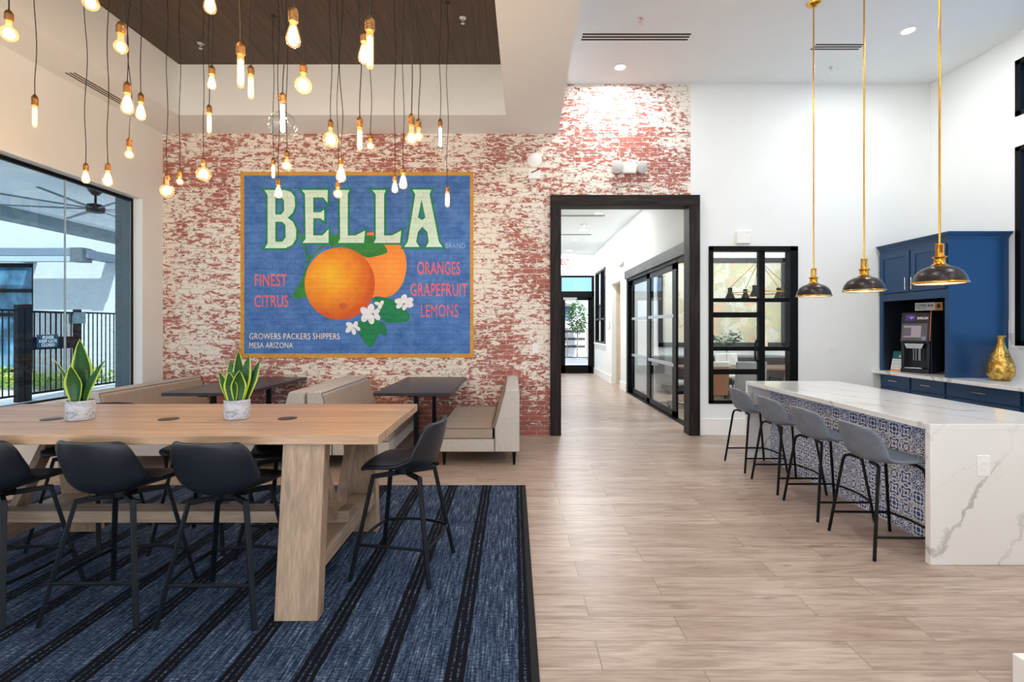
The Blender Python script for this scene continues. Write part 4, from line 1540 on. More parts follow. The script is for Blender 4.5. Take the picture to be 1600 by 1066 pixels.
def panel(parent, name, x0, x1, z0, z1, d, m_):
    return MB().hexa([(x0, front(z0) - d, z0), (x1, front(z0) - d, z0), (x1, front(z0), z0), (x0, front(z0), z0),
                      (x0, front(z1) - d, z1), (x1, front(z1) - d, z1), (x1, front(z1), z1), (x0, front(z1), z1)]).build(name, m_, parent, smooth=False)


scr = panel(cm, 'touchscreen', -0.155, 0.145, 0.365, 0.555, 0.004, emis('screen grey', (64, 62, 68), 0.9))
panel(scr, 'screen_card', -0.13, 0.075, 0.40, 0.53, 0.006, emis('screen card', (128, 116, 122), 0.9))
panel(scr, 'screen_picture', -0.13, -0.04, 0.415, 0.51, 0.008, emis('screen picture', (76, 70, 78), 0.9))
panel(scr, 'screen_button', 0.085, 0.135, 0.37, 0.41, 0.006, emis('screen button', (104, 104, 112), 0.9))
em = panel(cm, 'header_screen', -0.12, 0.0, 0.585, 0.655, 0.004, emis('violet screen', (46, 36, 74), 1.0))
up = Vector((0, 0.05, 0.34)).normalized()
link('wing_emblem', stand(curve_mesh([[(-0.04, 0.008), (-0.012, 0.0), (0, -0.016), (0.012, 0.0), (0.04, 0.012), (0.014, 0.012), (0.004, 0.006), (0.0, 0.028), (-0.004, 0.006), (-0.014, 0.010)]], 0.003),
                              (-0.045, front(0.618) - 0.0055, 0.618), (1, 0, 0), up), emis('violet glow', (140, 96, 214), 1.0), em, smooth=False)
link('lettering', stand(text_mesh('EMBLEM', 0.125, 0.028, 0.003, bold=0.03), (0.085, front(0.615) - 0.002, 0.615), (1, 0, 0), up), plain('white print', (226, 228, 230), 0.5), cm, smooth=False)
MB().hexa([(-0.09, -0.135, 0.275), (0.09, -0.135, 0.275), (0.09, -0.09, 0.275), (-0.09, -0.09, 0.275), (-0.115, -0.137, 0.33), (0.115, -0.137, 0.33), (0.115, -0.09, 0.33), (-0.115, -0.09, 0.33)]).build('spout_cover', CHROME, cm, bevel=0.003)
mm = MB()
for x in (-0.03, 0.0, 0.035, 0.05):
    mm.tube([(x, -0.07, 0.14), (x, -0.07, 0.28)], 0.006, 8)
mm.build('spout', CHROME, cm)
MB().box(-0.10, 0.10, -0.16, -0.02, 0.05, 0.062).build('drip_tray', CHROME, cm, bevel=0.004)

cb = thing('coffee_sign', 'white and orange COFFEE BAR sign standing on the coffee machine', 'sign', (5.49, 6.52, CZ + 0.828), math.radians(-62))
MB().box(-0.15, 0.15, -0.012, 0.012, 0, 0.105).build('board', plain('white sign board', (226, 230, 226), 0.5), cb, bevel=0.002)
MB().box(0.07, 0.15, -0.0135, -0.011, 0, 0.105).build('orange_end', plain('orange sign end', (226, 156, 74), 0.5), cb)
link('lettering', stand(text_mesh('COFFEE BAR', 0.195, 0.038, 0.002, bold=0.02), (-0.042, -0.0125, 0.066)), plain('dark print', (50, 58, 60), 0.6), cb, smooth=False)
MB().box(-0.138, -0.03, -0.0135, -0.012, 0.022, 0.032).build('small_print', plain('grey print', (140, 146, 146), 0.6), cb)
o = link('bean', stand(curve_mesh([[(0.022 * math.cos(a), 0.03 * math.sin(a)) for a in [i * PI / 12 for i in range(24)]]], 0.003), (0.11, -0.0135, 0.054)), plain('coffee bean brown', (58, 42, 34), 0.5), cb, smooth=False)

cd = thing('menu_card', 'teal and white folded card leaning beside the coffee machine', 'card', (5.31, 6.84, CZ), math.radians(-75))
cdb = MB().hexa([(-0.085, 0, 0), (0.085, 0, 0), (0.085, 0.006, 0), (-0.085, 0.006, 0), (-0.085, 0.06, 0.27), (0.085, 0.06, 0.27), (0.085, 0.066, 0.27), (-0.085, 0.066, 0.27)])
cdb.build('card', plain('white card', (222, 226, 226), 0.5), cd)


def onc(name, x0, x1, z0, z1, m_, d=0.001):
    f_ = lambda z: z / 0.27 * 0.06
    MB().hexa([(x0, f_(z0) - d, z0), (x1, f_(z0) - d, z0), (x1, f_(z0), z0), (x0, f_(z0), z0), (x0, f_(z1) - d, z1), (x1, f_(z1) - d, z1), (x1, f_(z1), z1), (x0, f_(z1), z1)]).build(name, m_, cd, smooth=False)


onc('teal_band', -0.085, 0.085, 0.165, 0.27, plain('teal print', (24, 106, 100), 0.5))
onc('orange_band', -0.085, 0.085, 0.0, 0.022, plain('orange print', (226, 140, 60), 0.5))
for z in (0.05, 0.08, 0.105, 0.135):
    onc('text_line', -0.07, 0.05, z, z + 0.006, plain('grey print', (150, 156, 160), 0.6))
link('lettering', stand(text_mesh('20', 0.06, 0.035, 0.002, bold=0.02), (0.03, 0.044, 0.205), (1, 0, 0), (0, 0.06, 0.27)), plain('white print', (240, 242, 240), 0.5), cd, smooth=False)
# small things beside the machine
np_ = thing('niche_plate', 'small framed square icon plate inside the niche', 'plate', (5.60, yb_ - 0.045, 1.62), 0)
o = MB().box(-0.04, 0.04, -0.004, 0, -0.045, 0.045).build('plate', plain('black plate', (16, 17, 20), 0.4), np_)
MB().box(-0.04, 0.04, -0.006, -0.004, 0.041, 0.045).box(-0.04, 0.04, -0.006, -0.004, -0.045, -0.041).box(-0.04, -0.036, -0.006, -0.004, -0.045, 0.045).box(0.036, 0.04, -0.006, -0.004, -0.045, 0.045).build('outline', OUTS, np_)
cup = MB().lathe([(0.032, 0), (0.035, 0.004), (0.045, 0.10), (0.043, 0.10), (0.033, 0.008), (0.0, 0.008)], capt=False, n=24).build('paper_cup', plain('white cup', (232, 232, 230), 0.5))
cup.location = (5.60, 6.10, CZ + 0.09)
tag(cup, 'white paper cup on a small wooden box beside the coffee machine', 'cup')
bx = thing('wooden_box', 'small brown wooden box beside the coffee machine in the niche', 'box', (5.60, 6.10, CZ), -0.4)
MB().box(-0.07, 0.07, -0.08, 0.08, 0, 0.012).box(-0.07, 0.07, -0.08, -0.07, 0.012, 0.09).box(-0.07, 0.07, 0.07, 0.08, 0.012, 0.09).box(-0.07, -0.06, -0.08, 0.08, 0.012, 0.09).box(0.06, 0.07, -0.08, 0.08, 0.012, 0.09).box(-0.06, 0.06, -0.07, 0.07, 0.082, 0.09).build('box', wood('small box wood', (108, 78, 50), (150, 112, 76), 'y', 0.5), bx, bevel=0.002)

# ================================================================== BENCHES AND BISTRO TABLES


def bench(label, xb, s, y0, y1, group='tweed benches along the brick wall'):
    """xb: outer face of the back at floor level, s: direction in which the seat runs out"""
    t = thing('bench', label, 'bench', (xb, (y0 + y1) / 2, 0), 0, group)
    L = (y1 - y0) / 2
    X = lambda v: s * v
    bk = MB()
    prof = [(0.0, 0.155), (0.275, 0.155), (0.275, 0.42), (0.17, 0.80), (0.16, 0.835), (0.145, 0.845), (0.02, 0.845), (0.005, 0.835), (0.0, 0.80)]
    bk.prism([(X(x), -L, z) for x, z in prof], (0, 2 * L, 0))
    bo = bk.build('backrest', TWEED, t, bevel=0.012, smooth=True)
    fp = [(X(0.272), L - 0.012, 0.43)] + [(X(0.166), L - 0.012, 0.825), (X(0.166), -L - 0.003, 0.825), (X(0.276), -L - 0.003, 0.43), (X(0.278), -L - 0.003, 0.17)]
    MB().tube(fp, 0.0035, 6).build('piping', PIPING, bo)
    # inner cushion face
    MB().hexa([(X(0.26), -L + 0.015, 0.415), (X(0.30), -L + 0.015, 0.415), (X(0.30), L - 0.01, 0.415), (X(0.26), L - 0.01, 0.415),
               (X(0.16), -L + 0.015, 0.80), (X(0.182), -L + 0.015, 0.80), (X(0.182), L - 0.01, 0.80), (X(0.16), L - 0.01, 0.80)]).build('back_cushion', TWEEDB, t, bevel=0.02)
    MB().box(min(X(0.27), X(0.885)), max(X(0.27), X(0.885)), -L, L, 0.155, 0.305).build('seat_frame', TWEED, t, bevel=0.012)
    mm = MB()
    btn = [(0.42 + 0.155 * i, -L + 0.22 + (2 * L - 0.4) / 4 * j) for i in range(3) for j in range(5)]

    def fn(u, v):
        x, y = 0.30 + 0.585 * u, -L + 0.005 + (2 * L - 0.01) * v
        z = 0.414 + 0.012 * math.sin(PI * u) * math.sin(PI * v)
        for bx_, by_ in btn:
            z -= 0.016 * math.exp(-((x - bx_) ** 2 + (y - by_) ** 2) / 0.0022)
        return (X(x), y, z)
    nu, nv = 26, 54
    mm.grid(fn, nu, nv)
    top = len(mm.v)
    # skirt down to the frame
    ringi = [i for i in range(nu + 1)] + [(j + 1) * (nu + 1) + nu for j in range(nv)] + [nv * (nu + 1) + nu - 1 - i for i in range(nu)] + [(nv - 1 - j) * (nu + 1) for j in range(nv - 1)]
    base = [(mm.v[i][0], mm.v[i][1], 0.306) for i in ringi]
    mm.v += base
    n = len(ringi)
    for i in range(n):
        q = (i + 1) % n
        mm.f.append((ringi[i], ringi[q], top + q, top + i))
    mm.f.append(tuple(range(top, top + n)))
    so = mm.build('seat_cushion', TWEEDB, t, angle=50)
    e = [mm.v[i] for i in ringi]
    MB().tube([(p[0], p[1], p[2] + 0.001) for p in e[::2]], 0.0035, 6, closed=True).build('piping', PIPING, so)
    MB().box(min(X(0.272), X(0.887)), max(X(0.272), X(0.887)), -L - 0.002, L, 0.302, 0.308).build('seam', PIPING, so)
    for x in (0.06, 0.84):
        for y in (-L + 0.06, L - 0.06):
            MB().lathe([(0.013, 0), (0.024, 0.155)], (X(x), y, 0), n=14).build('leg', BLACKM, t)
    return t


bench('oatmeal tweed bench standing alone by the corridor opening', 0.062, -1, 5.45, 6.99)
bench('oatmeal tweed bench between the bistro tables, seat under the table nearer the corridor', -2.232, 1, 5.30, 6.99)
bench('oatmeal tweed bench between the bistro tables, seat under the table nearer the window', -2.250, -1, 5.26, 6.99)
bench('oatmeal tweed bench in the window corner behind the snake plant', -4.60, 1, 5.27, 6.99)


def bistro(label, xc, w_):
    t = thing('bistro_table', label, 'table', (xc, 6.12, 0), 0, 'charcoal tables between the benches')
    MB().box(-w_ / 2, w_ / 2, -0.84, 0.86, 0.797, 0.832).build('tabletop', TABLED, t, bevel=0.002)
    for y in (-0.62, 0.62):
        MB().box(-0.024, 0.024, y - 0.024, y + 0.024, 0.03, 0.79).box(-0.05, 0.05, y - 0.2, y + 0.2, 0.785, 0.797).build('pedestal', BLACKM, t, bevel=0.003)
        MB().box(-0.25, 0.25, y - 0.03, y + 0.03, 0, 0.025).box(-0.03, 0.03, y - 0.2, y + 0.2, 0, 0.025).build('foot', BLACKM, t, bevel=0.003)
    return t


bistro('charcoal bistro table between the lone bench and the paired benches', -1.09, 0.835)
bistro('charcoal bistro table behind the bright-edged snake plant', -3.355, 0.85)

# ================================================================== MURAL ON THE BRICK WALL
mur = thing('wall_mural', 'blue citrus advertising mural painted on the whitewashed brick wall', 'mural', (0, 0, 0))


def mu(x, y):
    return ((x / 3.4395 - 433.0) / 109.69, 1.54 + (251.0 - y / 3.4395) / 109.69)


def paint(name, polys, t, m_, parent=None, grow=0.0, label=None):
    o = link(name, stand(curve_mesh([[mu(*p) for p in q] for q in polys], t, grow), (0, YB - t / 2, 0)), m_, parent or mur, smooth=False)
    if label:
        o['label'] = label
    return o


def rect(x0, y0, x1, y1):
    return [(x0, y0), (x1, y0), (x1, y1), (x0, y1)]


def ell(cx, cy, rx, ry, rot=0.0, n=40):
    c, s = math.cos(rot), math.sin(rot)
    return [(cx + rx * math.cos(a) * c - ry * math.sin(a) * s, cy + rx * math.cos(a) * s + ry * math.sin(a) * c) for a in [2 * PI * i / n for i in range(n)]]


def smooth_poly(p, n=5):
    out, m_ = [], len(p)
    for i in range(m_):
        q = [p[i - 1], p[i], p[(i + 1) % m_], p[(i + 2) % m_]]
        for k in range(n):
            f = k / n
            out.append(tuple(0.5 * (2 * q[1][c] + (q[2][c] - q[0][c]) * f + (2 * q[0][c] - 5 * q[1][c] + 4 * q[2][c] - q[3][c]) * f * f
                                    + (3 * q[1][c] - q[0][c] - 3 * q[2][c] + q[3][c]) * f ** 3) for c in range(2)))
    return out


BLUEP = painted_brick('blue mural paint', (48, 96, 170), (98, 148, 214))
OCHRE = painted_brick('ochre mural paint', (206, 146, 44), (226, 170, 68), 0.3)
CREAMP = painted_brick('mint cream paint', (206, 238, 220), (228, 250, 236), 0.25)
GREENO = painted_brick('emerald outline paint', (22, 132, 90), (38, 152, 104), 0.2)
LEAFP = painted_brick('mural leaf green', (28, 120, 62), (78, 158, 70), 0.3)
LEAFD = painted_brick('mural leaf deep green', (14, 112, 78), (36, 148, 92), 0.3)
PINKP = painted_brick('coral letter paint', (222, 98, 116), (240, 132, 142), 0.2)
PALEB = painted_brick('pale blue letter paint', (134, 178, 226), (158, 196, 236), 0.1)
PALEC = painted_brick('cream letter paint', (236, 226, 196), (246, 240, 220), 0.1)
WHITEP = painted_brick('blossom white paint', (226, 232, 240), (246, 248, 250), 0.2)
paint('blue_field', [rect(36, 44, 1258, 1012)], 0.002, BLUEP)
paint('ochre_border', [rect(20, 30, 1272, 1028), rect(40, 49, 1254, 1007)], 0.003, OCHRE)
c1 = mu(500, 590)
c2 = mu(820, 560)
paint('stem', [smooth_poly([(330, 340), (352, 372), (372, 430), (392, 480), (440, 440), (470, 418), (476, 426), (430, 462), (398, 500), (384, 540), (378, 500), (362, 436), (342, 385)])], 0.0025, LEAFP)
paint('leaf', [smooth_poly([(388, 492), (374, 560), (376, 640), (372, 702), (318, 707), (298, 694), (345, 615), (368, 545)])], 0.003, LEAFP)
paint('orange', [smooth_poly([(640, 470), (650, 400), (700, 358), (770, 358), (850, 395), (900, 460), (912, 545), (890, 630), (840, 690), (770, 706), (690, 690), (640, 600)])], 0.0035,
      orange_paint('orange paint deep', (252, 164, 74), (248, 148, 66), (240, 132, 70), c2, 0.62), label='orange half hidden behind the first')
paint('orange', [ell(554, 631, 189, 195)], 0.0045,
      orange_paint('orange paint bright', (252, 198, 52), (244, 156, 44), (214, 92, 36), c1, 0.60), label='round bright orange in front')
paint('navel', [ell(572, 752, 22, 18)], 0.005, painted_brick('navel paint', (206, 92, 44), (220, 110, 56), 0.2))
paint('leaf', [smooth_poly([(492, 374), (560, 366), (640, 376), (735, 372), (785, 415), (808, 462), (745, 484), (690, 488), (620, 445), (556, 430), (500, 426)])], 0.0055, LEAFP)
paint('leaf', [smooth_poly([(735, 705), (825, 712), (885, 748), (930, 798), (915, 832), (850, 842), (795, 834), (765, 790)])], 0.0052, LEAFD)
paint('leaf', [smooth_poly([(655, 835), (715, 822), (785, 838), (806, 875), (800, 915), (764, 902), (735, 962), (706, 965), (672, 925), (652, 885)])], 0.0056, LEAFD)
for name, cx, cy, n, r, s in (('blossom', 722, 795, 6, 36, 26), ('blossom', 900, 735, 6, 30, 22), ('blossom', 626, 868, 5, 26, 20), ('blossom', 768, 742, 3, 14, 18)):
    polys = []
    for k in range(n):
        a = 2 * PI * k / n + cx
        paint_c = (cx + r * math.cos(a), cy + r * 0.75 * math.sin(a))
        q_ = 0.75 + 0.45 * abs(math.sin(k * 2.7 + cy))
        polys.append(ell(paint_c[0], paint_c[1], s * q_, s * 0.62 * q_, a + 0.5 * math.sin(k * 1.9 + cx), 18))
    o = None
    mesh = None
    for i, q in enumerate(polys):
        me = stand(curve_mesh([[mu(*p) for p in q]], 0.0066 + i * 0.0001), (0, YB - 0.0033, 0))
        if mesh is None:
            mesh = bmesh.new()
        mesh.from_mesh(me)
        bpy.data.meshes.remove(me)
    me = bpy.data.meshes.new('blossom')
    mesh.to_mesh(me)
    mesh.free()
    link('blossom', me, WHITEP, mur, smooth=False)
letters = {
    'B': [[(150, 128), (258, 128), (292, 138), (312, 165), (314, 215), (302, 250), (274, 277), (304, 300), (321, 340), (319, 390), (300, 422), (262, 440), (152, 440), (167, 414), (167, 156)],
          [(208, 166), (238, 166), (255, 182), (256, 238), (240, 260), (208, 260)], [(208, 298), (244, 298), (263, 316), (264, 382), (246, 406), (208, 406)]],
    'E': [[(350, 128), (490, 128), (488, 196), (466, 168), (412, 168), (412, 248), (450, 248), (470, 234), (470, 294), (450, 280), (412, 280), (412, 372), (462, 372), (494, 338), (494, 412), (355, 412), (371, 390), (368, 150)]],
    'L': [[(540, 128), (607, 128), (597, 150), (597, 372), (640, 372), (690, 346), (684, 412), (545, 412), (556, 390), (554, 150)]],
    'LL': [[(728, 128), (803, 128), (792, 150), (792, 372), (834, 372), (884, 346), (878, 412), (737, 412), (748, 390), (747, 150)]],
    'A': [[(945, 126), (1046, 126), (1036, 150), (1086, 405), (1106, 434), (1018, 434), (1032, 405), (1024, 352), (998, 326), (974, 352), (964, 405), (982, 434), (900, 434), (920, 405), (960, 150)],
          [(993, 178), (1014, 275), (996, 290), (974, 275)]],
}
for k, polys in letters.items():
    o = paint('letter', polys, 0.0075, CREAMP)
    paint('letter_outline', polys, 0.0065, GREENO, o, 0.028)
for body, x0, y0, x1, y1, m_, bold in (
        ('FINEST', 97, 578, 270, 645, PINKP, 0.012), ('CITRUS', 95, 692, 277, 757, PINKP, 0.012), ('ORANGES', 970, 512, 1200, 583, PINKP, 0.012),
        ('GRAPEFRUIT', 933, 628, 1240, 698, PINKP, 0.012), ('LEMONS', 990, 742, 1190, 810, PINKP, 0.0), ('BRAND', 1122, 412, 1228, 441, PALEB, 0.0),
        ('GROWERS PACKERS SHIPPERS', 68, 897, 553, 930, PALEC, 0.0), ('MESA ARIZONA', 68, 947, 302, 977, PALEC, 0.0)):
    a, b = mu(x0, y0), mu(x1, y1)
    me = text_mesh(body, b[0] - a[0], a[1] - b[1], 0.004, bold=bold, spacing=1.05)
    link('lettering', stand(me, ((a[0] + b[0]) / 2, YB - 0.002, (a[1] + b[1]) / 2)), m_, mur, smooth=False)

# ================================================================== HANGING FILAMENT BULBS
BULBS = [
    (-2.985, 2.913, 3.416, 3.348, 3.231, 0.0436, 'g', 'round bulb hanging lowest at the upper corner by the window wall'),
    (-3.809, 3.918, 3.392, 3.301, 3.123, 0.0164, 't', 'tube bulb on a long wavy cord before the plain window wall'),
    (-2.302, 2.681, 3.382, 3.323, 3.264, 0.0396, 'g', 'round bulb whose socket is cut by the top edge of the photo'),
    (-4.074, 4.689, 3.105, 3.026, 2.904, 0.0345, 's', 'teardrop bulb hanging closest to the window head, nearer the camera side'),
    (-3.600, 4.369, 2.998, 2.924, 2.788, 0.0372, 's', 'teardrop bulb over the window head, nearer the brick corner'),
    (-2.006, 2.515, 3.101, 3.036, 2.938, 0.0319, 'g', 'round bulb with large socket before the coffer corner edge'),
    (-2.521, 3.214, 3.143, 3.063, 2.930, 0.0378, 's', 'larger teardrop bulb of the pair beside the ceiling slot vent'),
    (-3.056, 4.037, 3.464, 3.380, 3.233, 0.0376, 's', 'smaller teardrop bulb of the pair beside the ceiling slot vent'),
    (-3.186, 4.082, 3.109, 3.030, 2.934, 0.0345, 'g', 'small round bulb alone on the plain wall below a bulb pair'),
    (-3.386, 4.810, 3.039, 2.971, 2.808, 0.0628, 'g', 'globe bulb in the corner where plain wall meets brick'),
    (-3.371, 4.973, 3.129, 3.051, 2.974, 0.0337, 'g', 'tiny round bulb just beside the corner globe on brick'),
    (-3.100, 4.922, 3.234, 3.170, 2.997, 0.0690, 'g', 'globe bulb against the brick between corner and mural'),
    (-2.573, 4.162, 3.421, 3.345, 3.172, 0.0184, 't', 'short tube bulb ending just above the brick, below a teardrop bulb'),
    (-2.121, 3.460, 3.378, 3.311, 3.207, 0.0299, 's', 'teardrop bulb against the coffer side, above a tube bulb'),
    (-1.509, 2.447, 3.259, 3.202, 3.097, 0.0297, 's', 'teardrop bulb cut by the photo top against the ceiling boards'),
    (-1.403, 2.530, 3.005, 2.936, 2.766, 0.0172, 't', 'longer tube bulb of the two crossing the coffer edge'),
    (-1.785, 3.344, 3.316, 3.251, 3.086, 0.0192, 't', 'shorter tube bulb of the two crossing the coffer edge'),
    (-1.022, 2.282, 3.031, 2.951, 2.836, 0.0333, 's', 'large teardrop bulb wholly before the dark ceiling boards'),
    (-1.457, 3.104, 3.019, 2.955, 2.725, 0.0857, 'G', 'biggest clear globe bulb with an upright white filament'),
    (-1.265, 2.961, 3.128, 3.063, 2.944, 0.0495, 'g', 'glowing globe bulb on the coffer side beside the biggest clear globe'),
    (-2.637, 5.400, 3.398, 3.321, 3.167, 0.0189, 't', 'slim tube bulb under the biggest clear globe at the mural edge'),
    (-2.246, 4.873, 3.293, 3.217, 3.084, 0.0488, 'g', 'globe bulb just above the mural border under the biggest clear globe'),
    (-2.232, 4.671, 2.947, 2.881, 2.759, 0.0369, 's', 'teardrop bulb before the letter B of the mural'),
    (-1.511, 4.061, 3.254, 3.180, 3.022, 0.0630, 'g', 'bright globe bulb on the brick, midway over the mural'),
    (-1.462, 4.168, 2.974, 2.910, 2.763, 0.0421, 's', 'teardrop bulb crossing the mural border over the first letter L'),
    (-1.678, 4.699, 2.937, 2.870, 2.767, 0.0431, 'g', 'round bulb before the letters E and L of the mural'),
    (-1.055, 3.372, 2.981, 2.902, 2.740, 0.0188, 't', 'tube bulb on the brick beside a tiny round bulb'),
    (-1.341, 4.608, 3.353, 3.294, 3.198, 0.0345, 'g', 'tiny round bulb on the brick beside a tube bulb'),
    (-0.634, 2.169, 2.909, 2.842, 2.675, 0.0170, 't', 'long tube bulb with large socket at the ceiling board edge'),
    (-0.833, 2.741, 3.181, 3.124, 3.003, 0.0341, 's', 'teardrop bulb half hidden behind the long tube bulb'),
    (-0.626, 3.013, 2.847, 2.773, 2.655, 0.0383, 'g', 'larger round bulb of the touching pair over the brick'),
    (-0.698, 3.606, 3.067, 2.996, 2.903, 0.0310, 'g', 'smaller round bulb of the touching pair over the brick'),
    (-0.713, 4.772, 3.561, 3.480, 3.244, 0.0766, 'G', 'clear globe bulb with white filament nearest the soffit edge'),
    (-1.100, 4.552, 2.947, 2.888, 2.776, 0.0316, 's', 'lower teardrop bulb of two over the second letter L'),
    (-0.970, 4.319, 2.942, 2.886, 2.746, 0.0369, 's', 'upper teardrop bulb of two beside the second letter L'),
    (-0.699, 5.177, 3.026, 2.959, 2.797, 0.0250, 't', 'lowest tube bulb, hanging beside the letter A of the mural'),
]
rb = random.Random(11)
for (x, y, za, zb, zc, r, kind, lab) in BULBS:
    t = thing('filament_bulb', lab, 'hanging bulb', (x, y, zb), 0, 'hanging filament bulbs over the oak table')
    top, drop = 4.95 - zb, za - zb
    sr = 0.0215
    ph, am = rb.uniform(0, 6.28), rb.uniform(0.006, 0.016)
    n = 26
    L = top - drop
    pts = []
    for i in range(n + 1):
        q = i / n
        env = min(1.0, 6 * q, 6 * (1 - q))
        pts.append((am * env * math.sin(ph + q * L * 6.5), am * env * 0.6 * math.cos(ph * 1.7 + q * L * 5.1), drop + L * q))
    MB().tube(pts, 0.0033, 6).build('cord', CORD, t)
    MB().lathe([(0.030, top - 0.004), (0.030, top)], n=14).build('ceiling_plug', CORD, t)
    h = drop
    MB().lathe([(sr * 0.9, 0), (sr, 0.004), (sr, h * 0.18), (sr * 0.92, h * 0.2), (sr, h * 0.24), (sr * 1.0, h * 0.36), (sr * 0.92, h * 0.38), (sr, h * 0.42), (sr, h * 0.62), (sr * 0.85, h * 0.78), (sr * 0.45, h * 0.92), (0.005, h)], n=18, capt=False).build('socket', BRASSD, t)
    H = zc - zb      # negative: bulb length
    if kind == 't':
        pf = [(sr * 0.62, 0), (r * 0.95, H * 0.1), (r, H * 0.16), (r, H * 0.88), (r * 0.8, H * 0.96), (r * 0.4, H * 0.995), (0.0, H)]
        core = [(0.0, H * 0.10), (r * 0.66, H * 0.18), (r * 0.7, H * 0.84), (0.0, H * 0.92)]
    elif kind == 's':
        pf = [(sr * 0.62, 0), (sr * 0.72, H * 0.12), (r * 0.72, H * 0.35), (r * 0.93, H * 0.58), (r, H * 0.74), (r * 0.88, H * 0.88), (r * 0.5, H * 0.97), (0.0, H)]
        core = [(0.0, H * 0.10), (r * 0.36, H * 0.20), (r * 0.68, H * 0.55), (r * 0.72, H * 0.74), (r * 0.45, H * 0.88), (0.0, H * 0.92)]
    else:
        zc_ = H + r * 0.98
        pf = [(sr * 0.62, 0), (sr * 0.66, min(-0.004, (zc_ + r) * 0.8))]
        for k in range(1, 12):
            a = PI * k / 12
            if r * math.sin(a) > sr * 0.66 or k > 5:
                pf.append((r * math.sin(a), zc_ + r * 0.98 * math.cos(a)))
        pf.append((0.0, H))
        if kind == 'g':
            core = [(0.0, zc_ + r * 0.75), (r * 0.38, zc_ + r * 0.55), (r * 0.62, zc_), (r * 0.46, zc_ - r * 0.45), (0.0, zc_ - r * 0.6)]
        else:
            core = [(0.0, -0.01), (0.011, -0.016), (0.012, H * 0.78), (0.0, H * 0.84)]
    o = MB().lathe(pf, n=24, capb=False, capt=False).build('glass', BULBC if kind == 'G' else BULBG, t, angle=70)
    MB().lathe(core, n=12, capb=False, capt=False).build('filament', GLOWW if kind == 'G' else GLOW, o, angle=70)  # in amber bulbs the core is fattened to stand for their bloom

# ================================================================== CEILING FITTINGS


def can(loc, label, power=60, r=0.085, name='recessed_light', color=(0.985, 0.985, 0.97)):
    t = thing(name, label, 'ceiling light', loc, 0, 'recessed ceiling lights')
    MB().lathe([(r, 0.0), (r + 0.002, -0.006), (r - 0.012, -0.010), (r - 0.022, -0.003), (r - 0.022, 0.0)], capb=False, capt=False, n=32).build('trim_ring', TRIMW, t)
    MB().lathe([(0.0, -0.002), (r - 0.02, -0.002), (r - 0.02, 0.0)], capb=False, capt=False, n=32).build('lens', CANL, t)
    area_lamp('lamp', (0, 0, -0.014), r * 1.5, power, color, (0, 0, 0), t)
    return t


KP = 23
can((1.415, 6.56, ZC), 'recessed light washing the top of the brick wall', 20)
can((4.60, 5.75, ZC), 'recessed light in the white ceiling beyond the brass pendants', KP)


def slot_vent(loc, label, L, n, rz=0, w=0.03, gap=0.055):
    t = thing('ceiling_vent', label, 'vent', loc, rz, 'slot vents in the ceilings')
    tw = n * gap
    MB().box(-L / 2, L / 2, -tw / 2 - 0.02, tw / 2 + 0.02, -0.004, 0.0).build('frame', TRIMW, t)
    for i in range(n):
        y = (i - (n - 1) / 2) * gap
        MB().box(-L / 2 + 0.01, L / 2 - 0.01, y - w / 2, y + w / 2, -0.006, -0.003).build('slot', VENTD, t)
    return t


slot_vent((1.45, 5.87, ZC), 'long slot vent in the white ceiling before the brick top', 1.30, 3)
slot_vent((3.99, 6.08, ZC), 'short slot vent in the white ceiling behind the brass pendants', 0.62, 3, w=0.026, gap=0.05)
slot_vent((-4.80, 5.74, ZS), 'slot vent in the soffit along the window wall', 0.85, 3, PI / 2, w=0.02, gap=0.045)


def sprinkler(loc, label):
    t = thing('sprinkler', label, 'sprinkler', loc, 0, 'sprinklers in the ceilings')
    MB().lathe([(0.034, -0.006), (0.040, 0.0)], n=20).build('escutcheon', CHROME, t)
    MB().lathe([(0.010, -0.03), (0.012, -0.004)], n=12).tube([(-0.012, 0, -0.028), (-0.016, 0, -0.045), (0, 0, -0.058), (0.016, 0, -0.045), (0.012, 0, -0.028)], 0.003, 6).build('body', CHROME, t)
    MB().lathe([(0.022, -0.060), (0.022, -0.057)], n=16).build('deflector', CHROME, t)
    return t


sprinkler((1.425, 5.54, ZC), 'sprinkler in the white ceiling over the long slot vent')
sprinkler((4.23, 6.58, ZC), 'sprinkler in the white ceiling under the short slot vent')
sprinkler((-3.77, 5.93, 4.95), 'sprinkler in the dark boards by the window side corner')
sprinkler((-0.565, 5.44, 4.95), 'sprinkler in the dark boards by the soffit edge')

# fittings on the brick and plain walls
sp = thing('round_speaker', 'round white alarm sounder on the brick wall above the corridor opening', 'alarm', (0.292, YB, 3.91))
o = MB().lathe([(0.0, 0.045), (0.06, 0.043), (0.098, 0.032), (0.108, 0.012), (0.108, 0)], capb=False, capt=False, n=36).build('grille', PLASTIC, sp)
o.rotation_euler = (PI / 2, 0, 0)
st = thing('alarm_box', 'small white box with a dark lever under the round sounder', 'alarm', (0.29, YB, 3.705))
MB().box(-0.085, 0.085, -0.045, 0, -0.065, 0.065).build('housing', PLASTIC, st, bevel=0.006)
MB().beam((-0.045, -0.048, 0.02), (0.075, -0.048, 0.07), 0.010, 0.012).build('lever', VENTD, st)


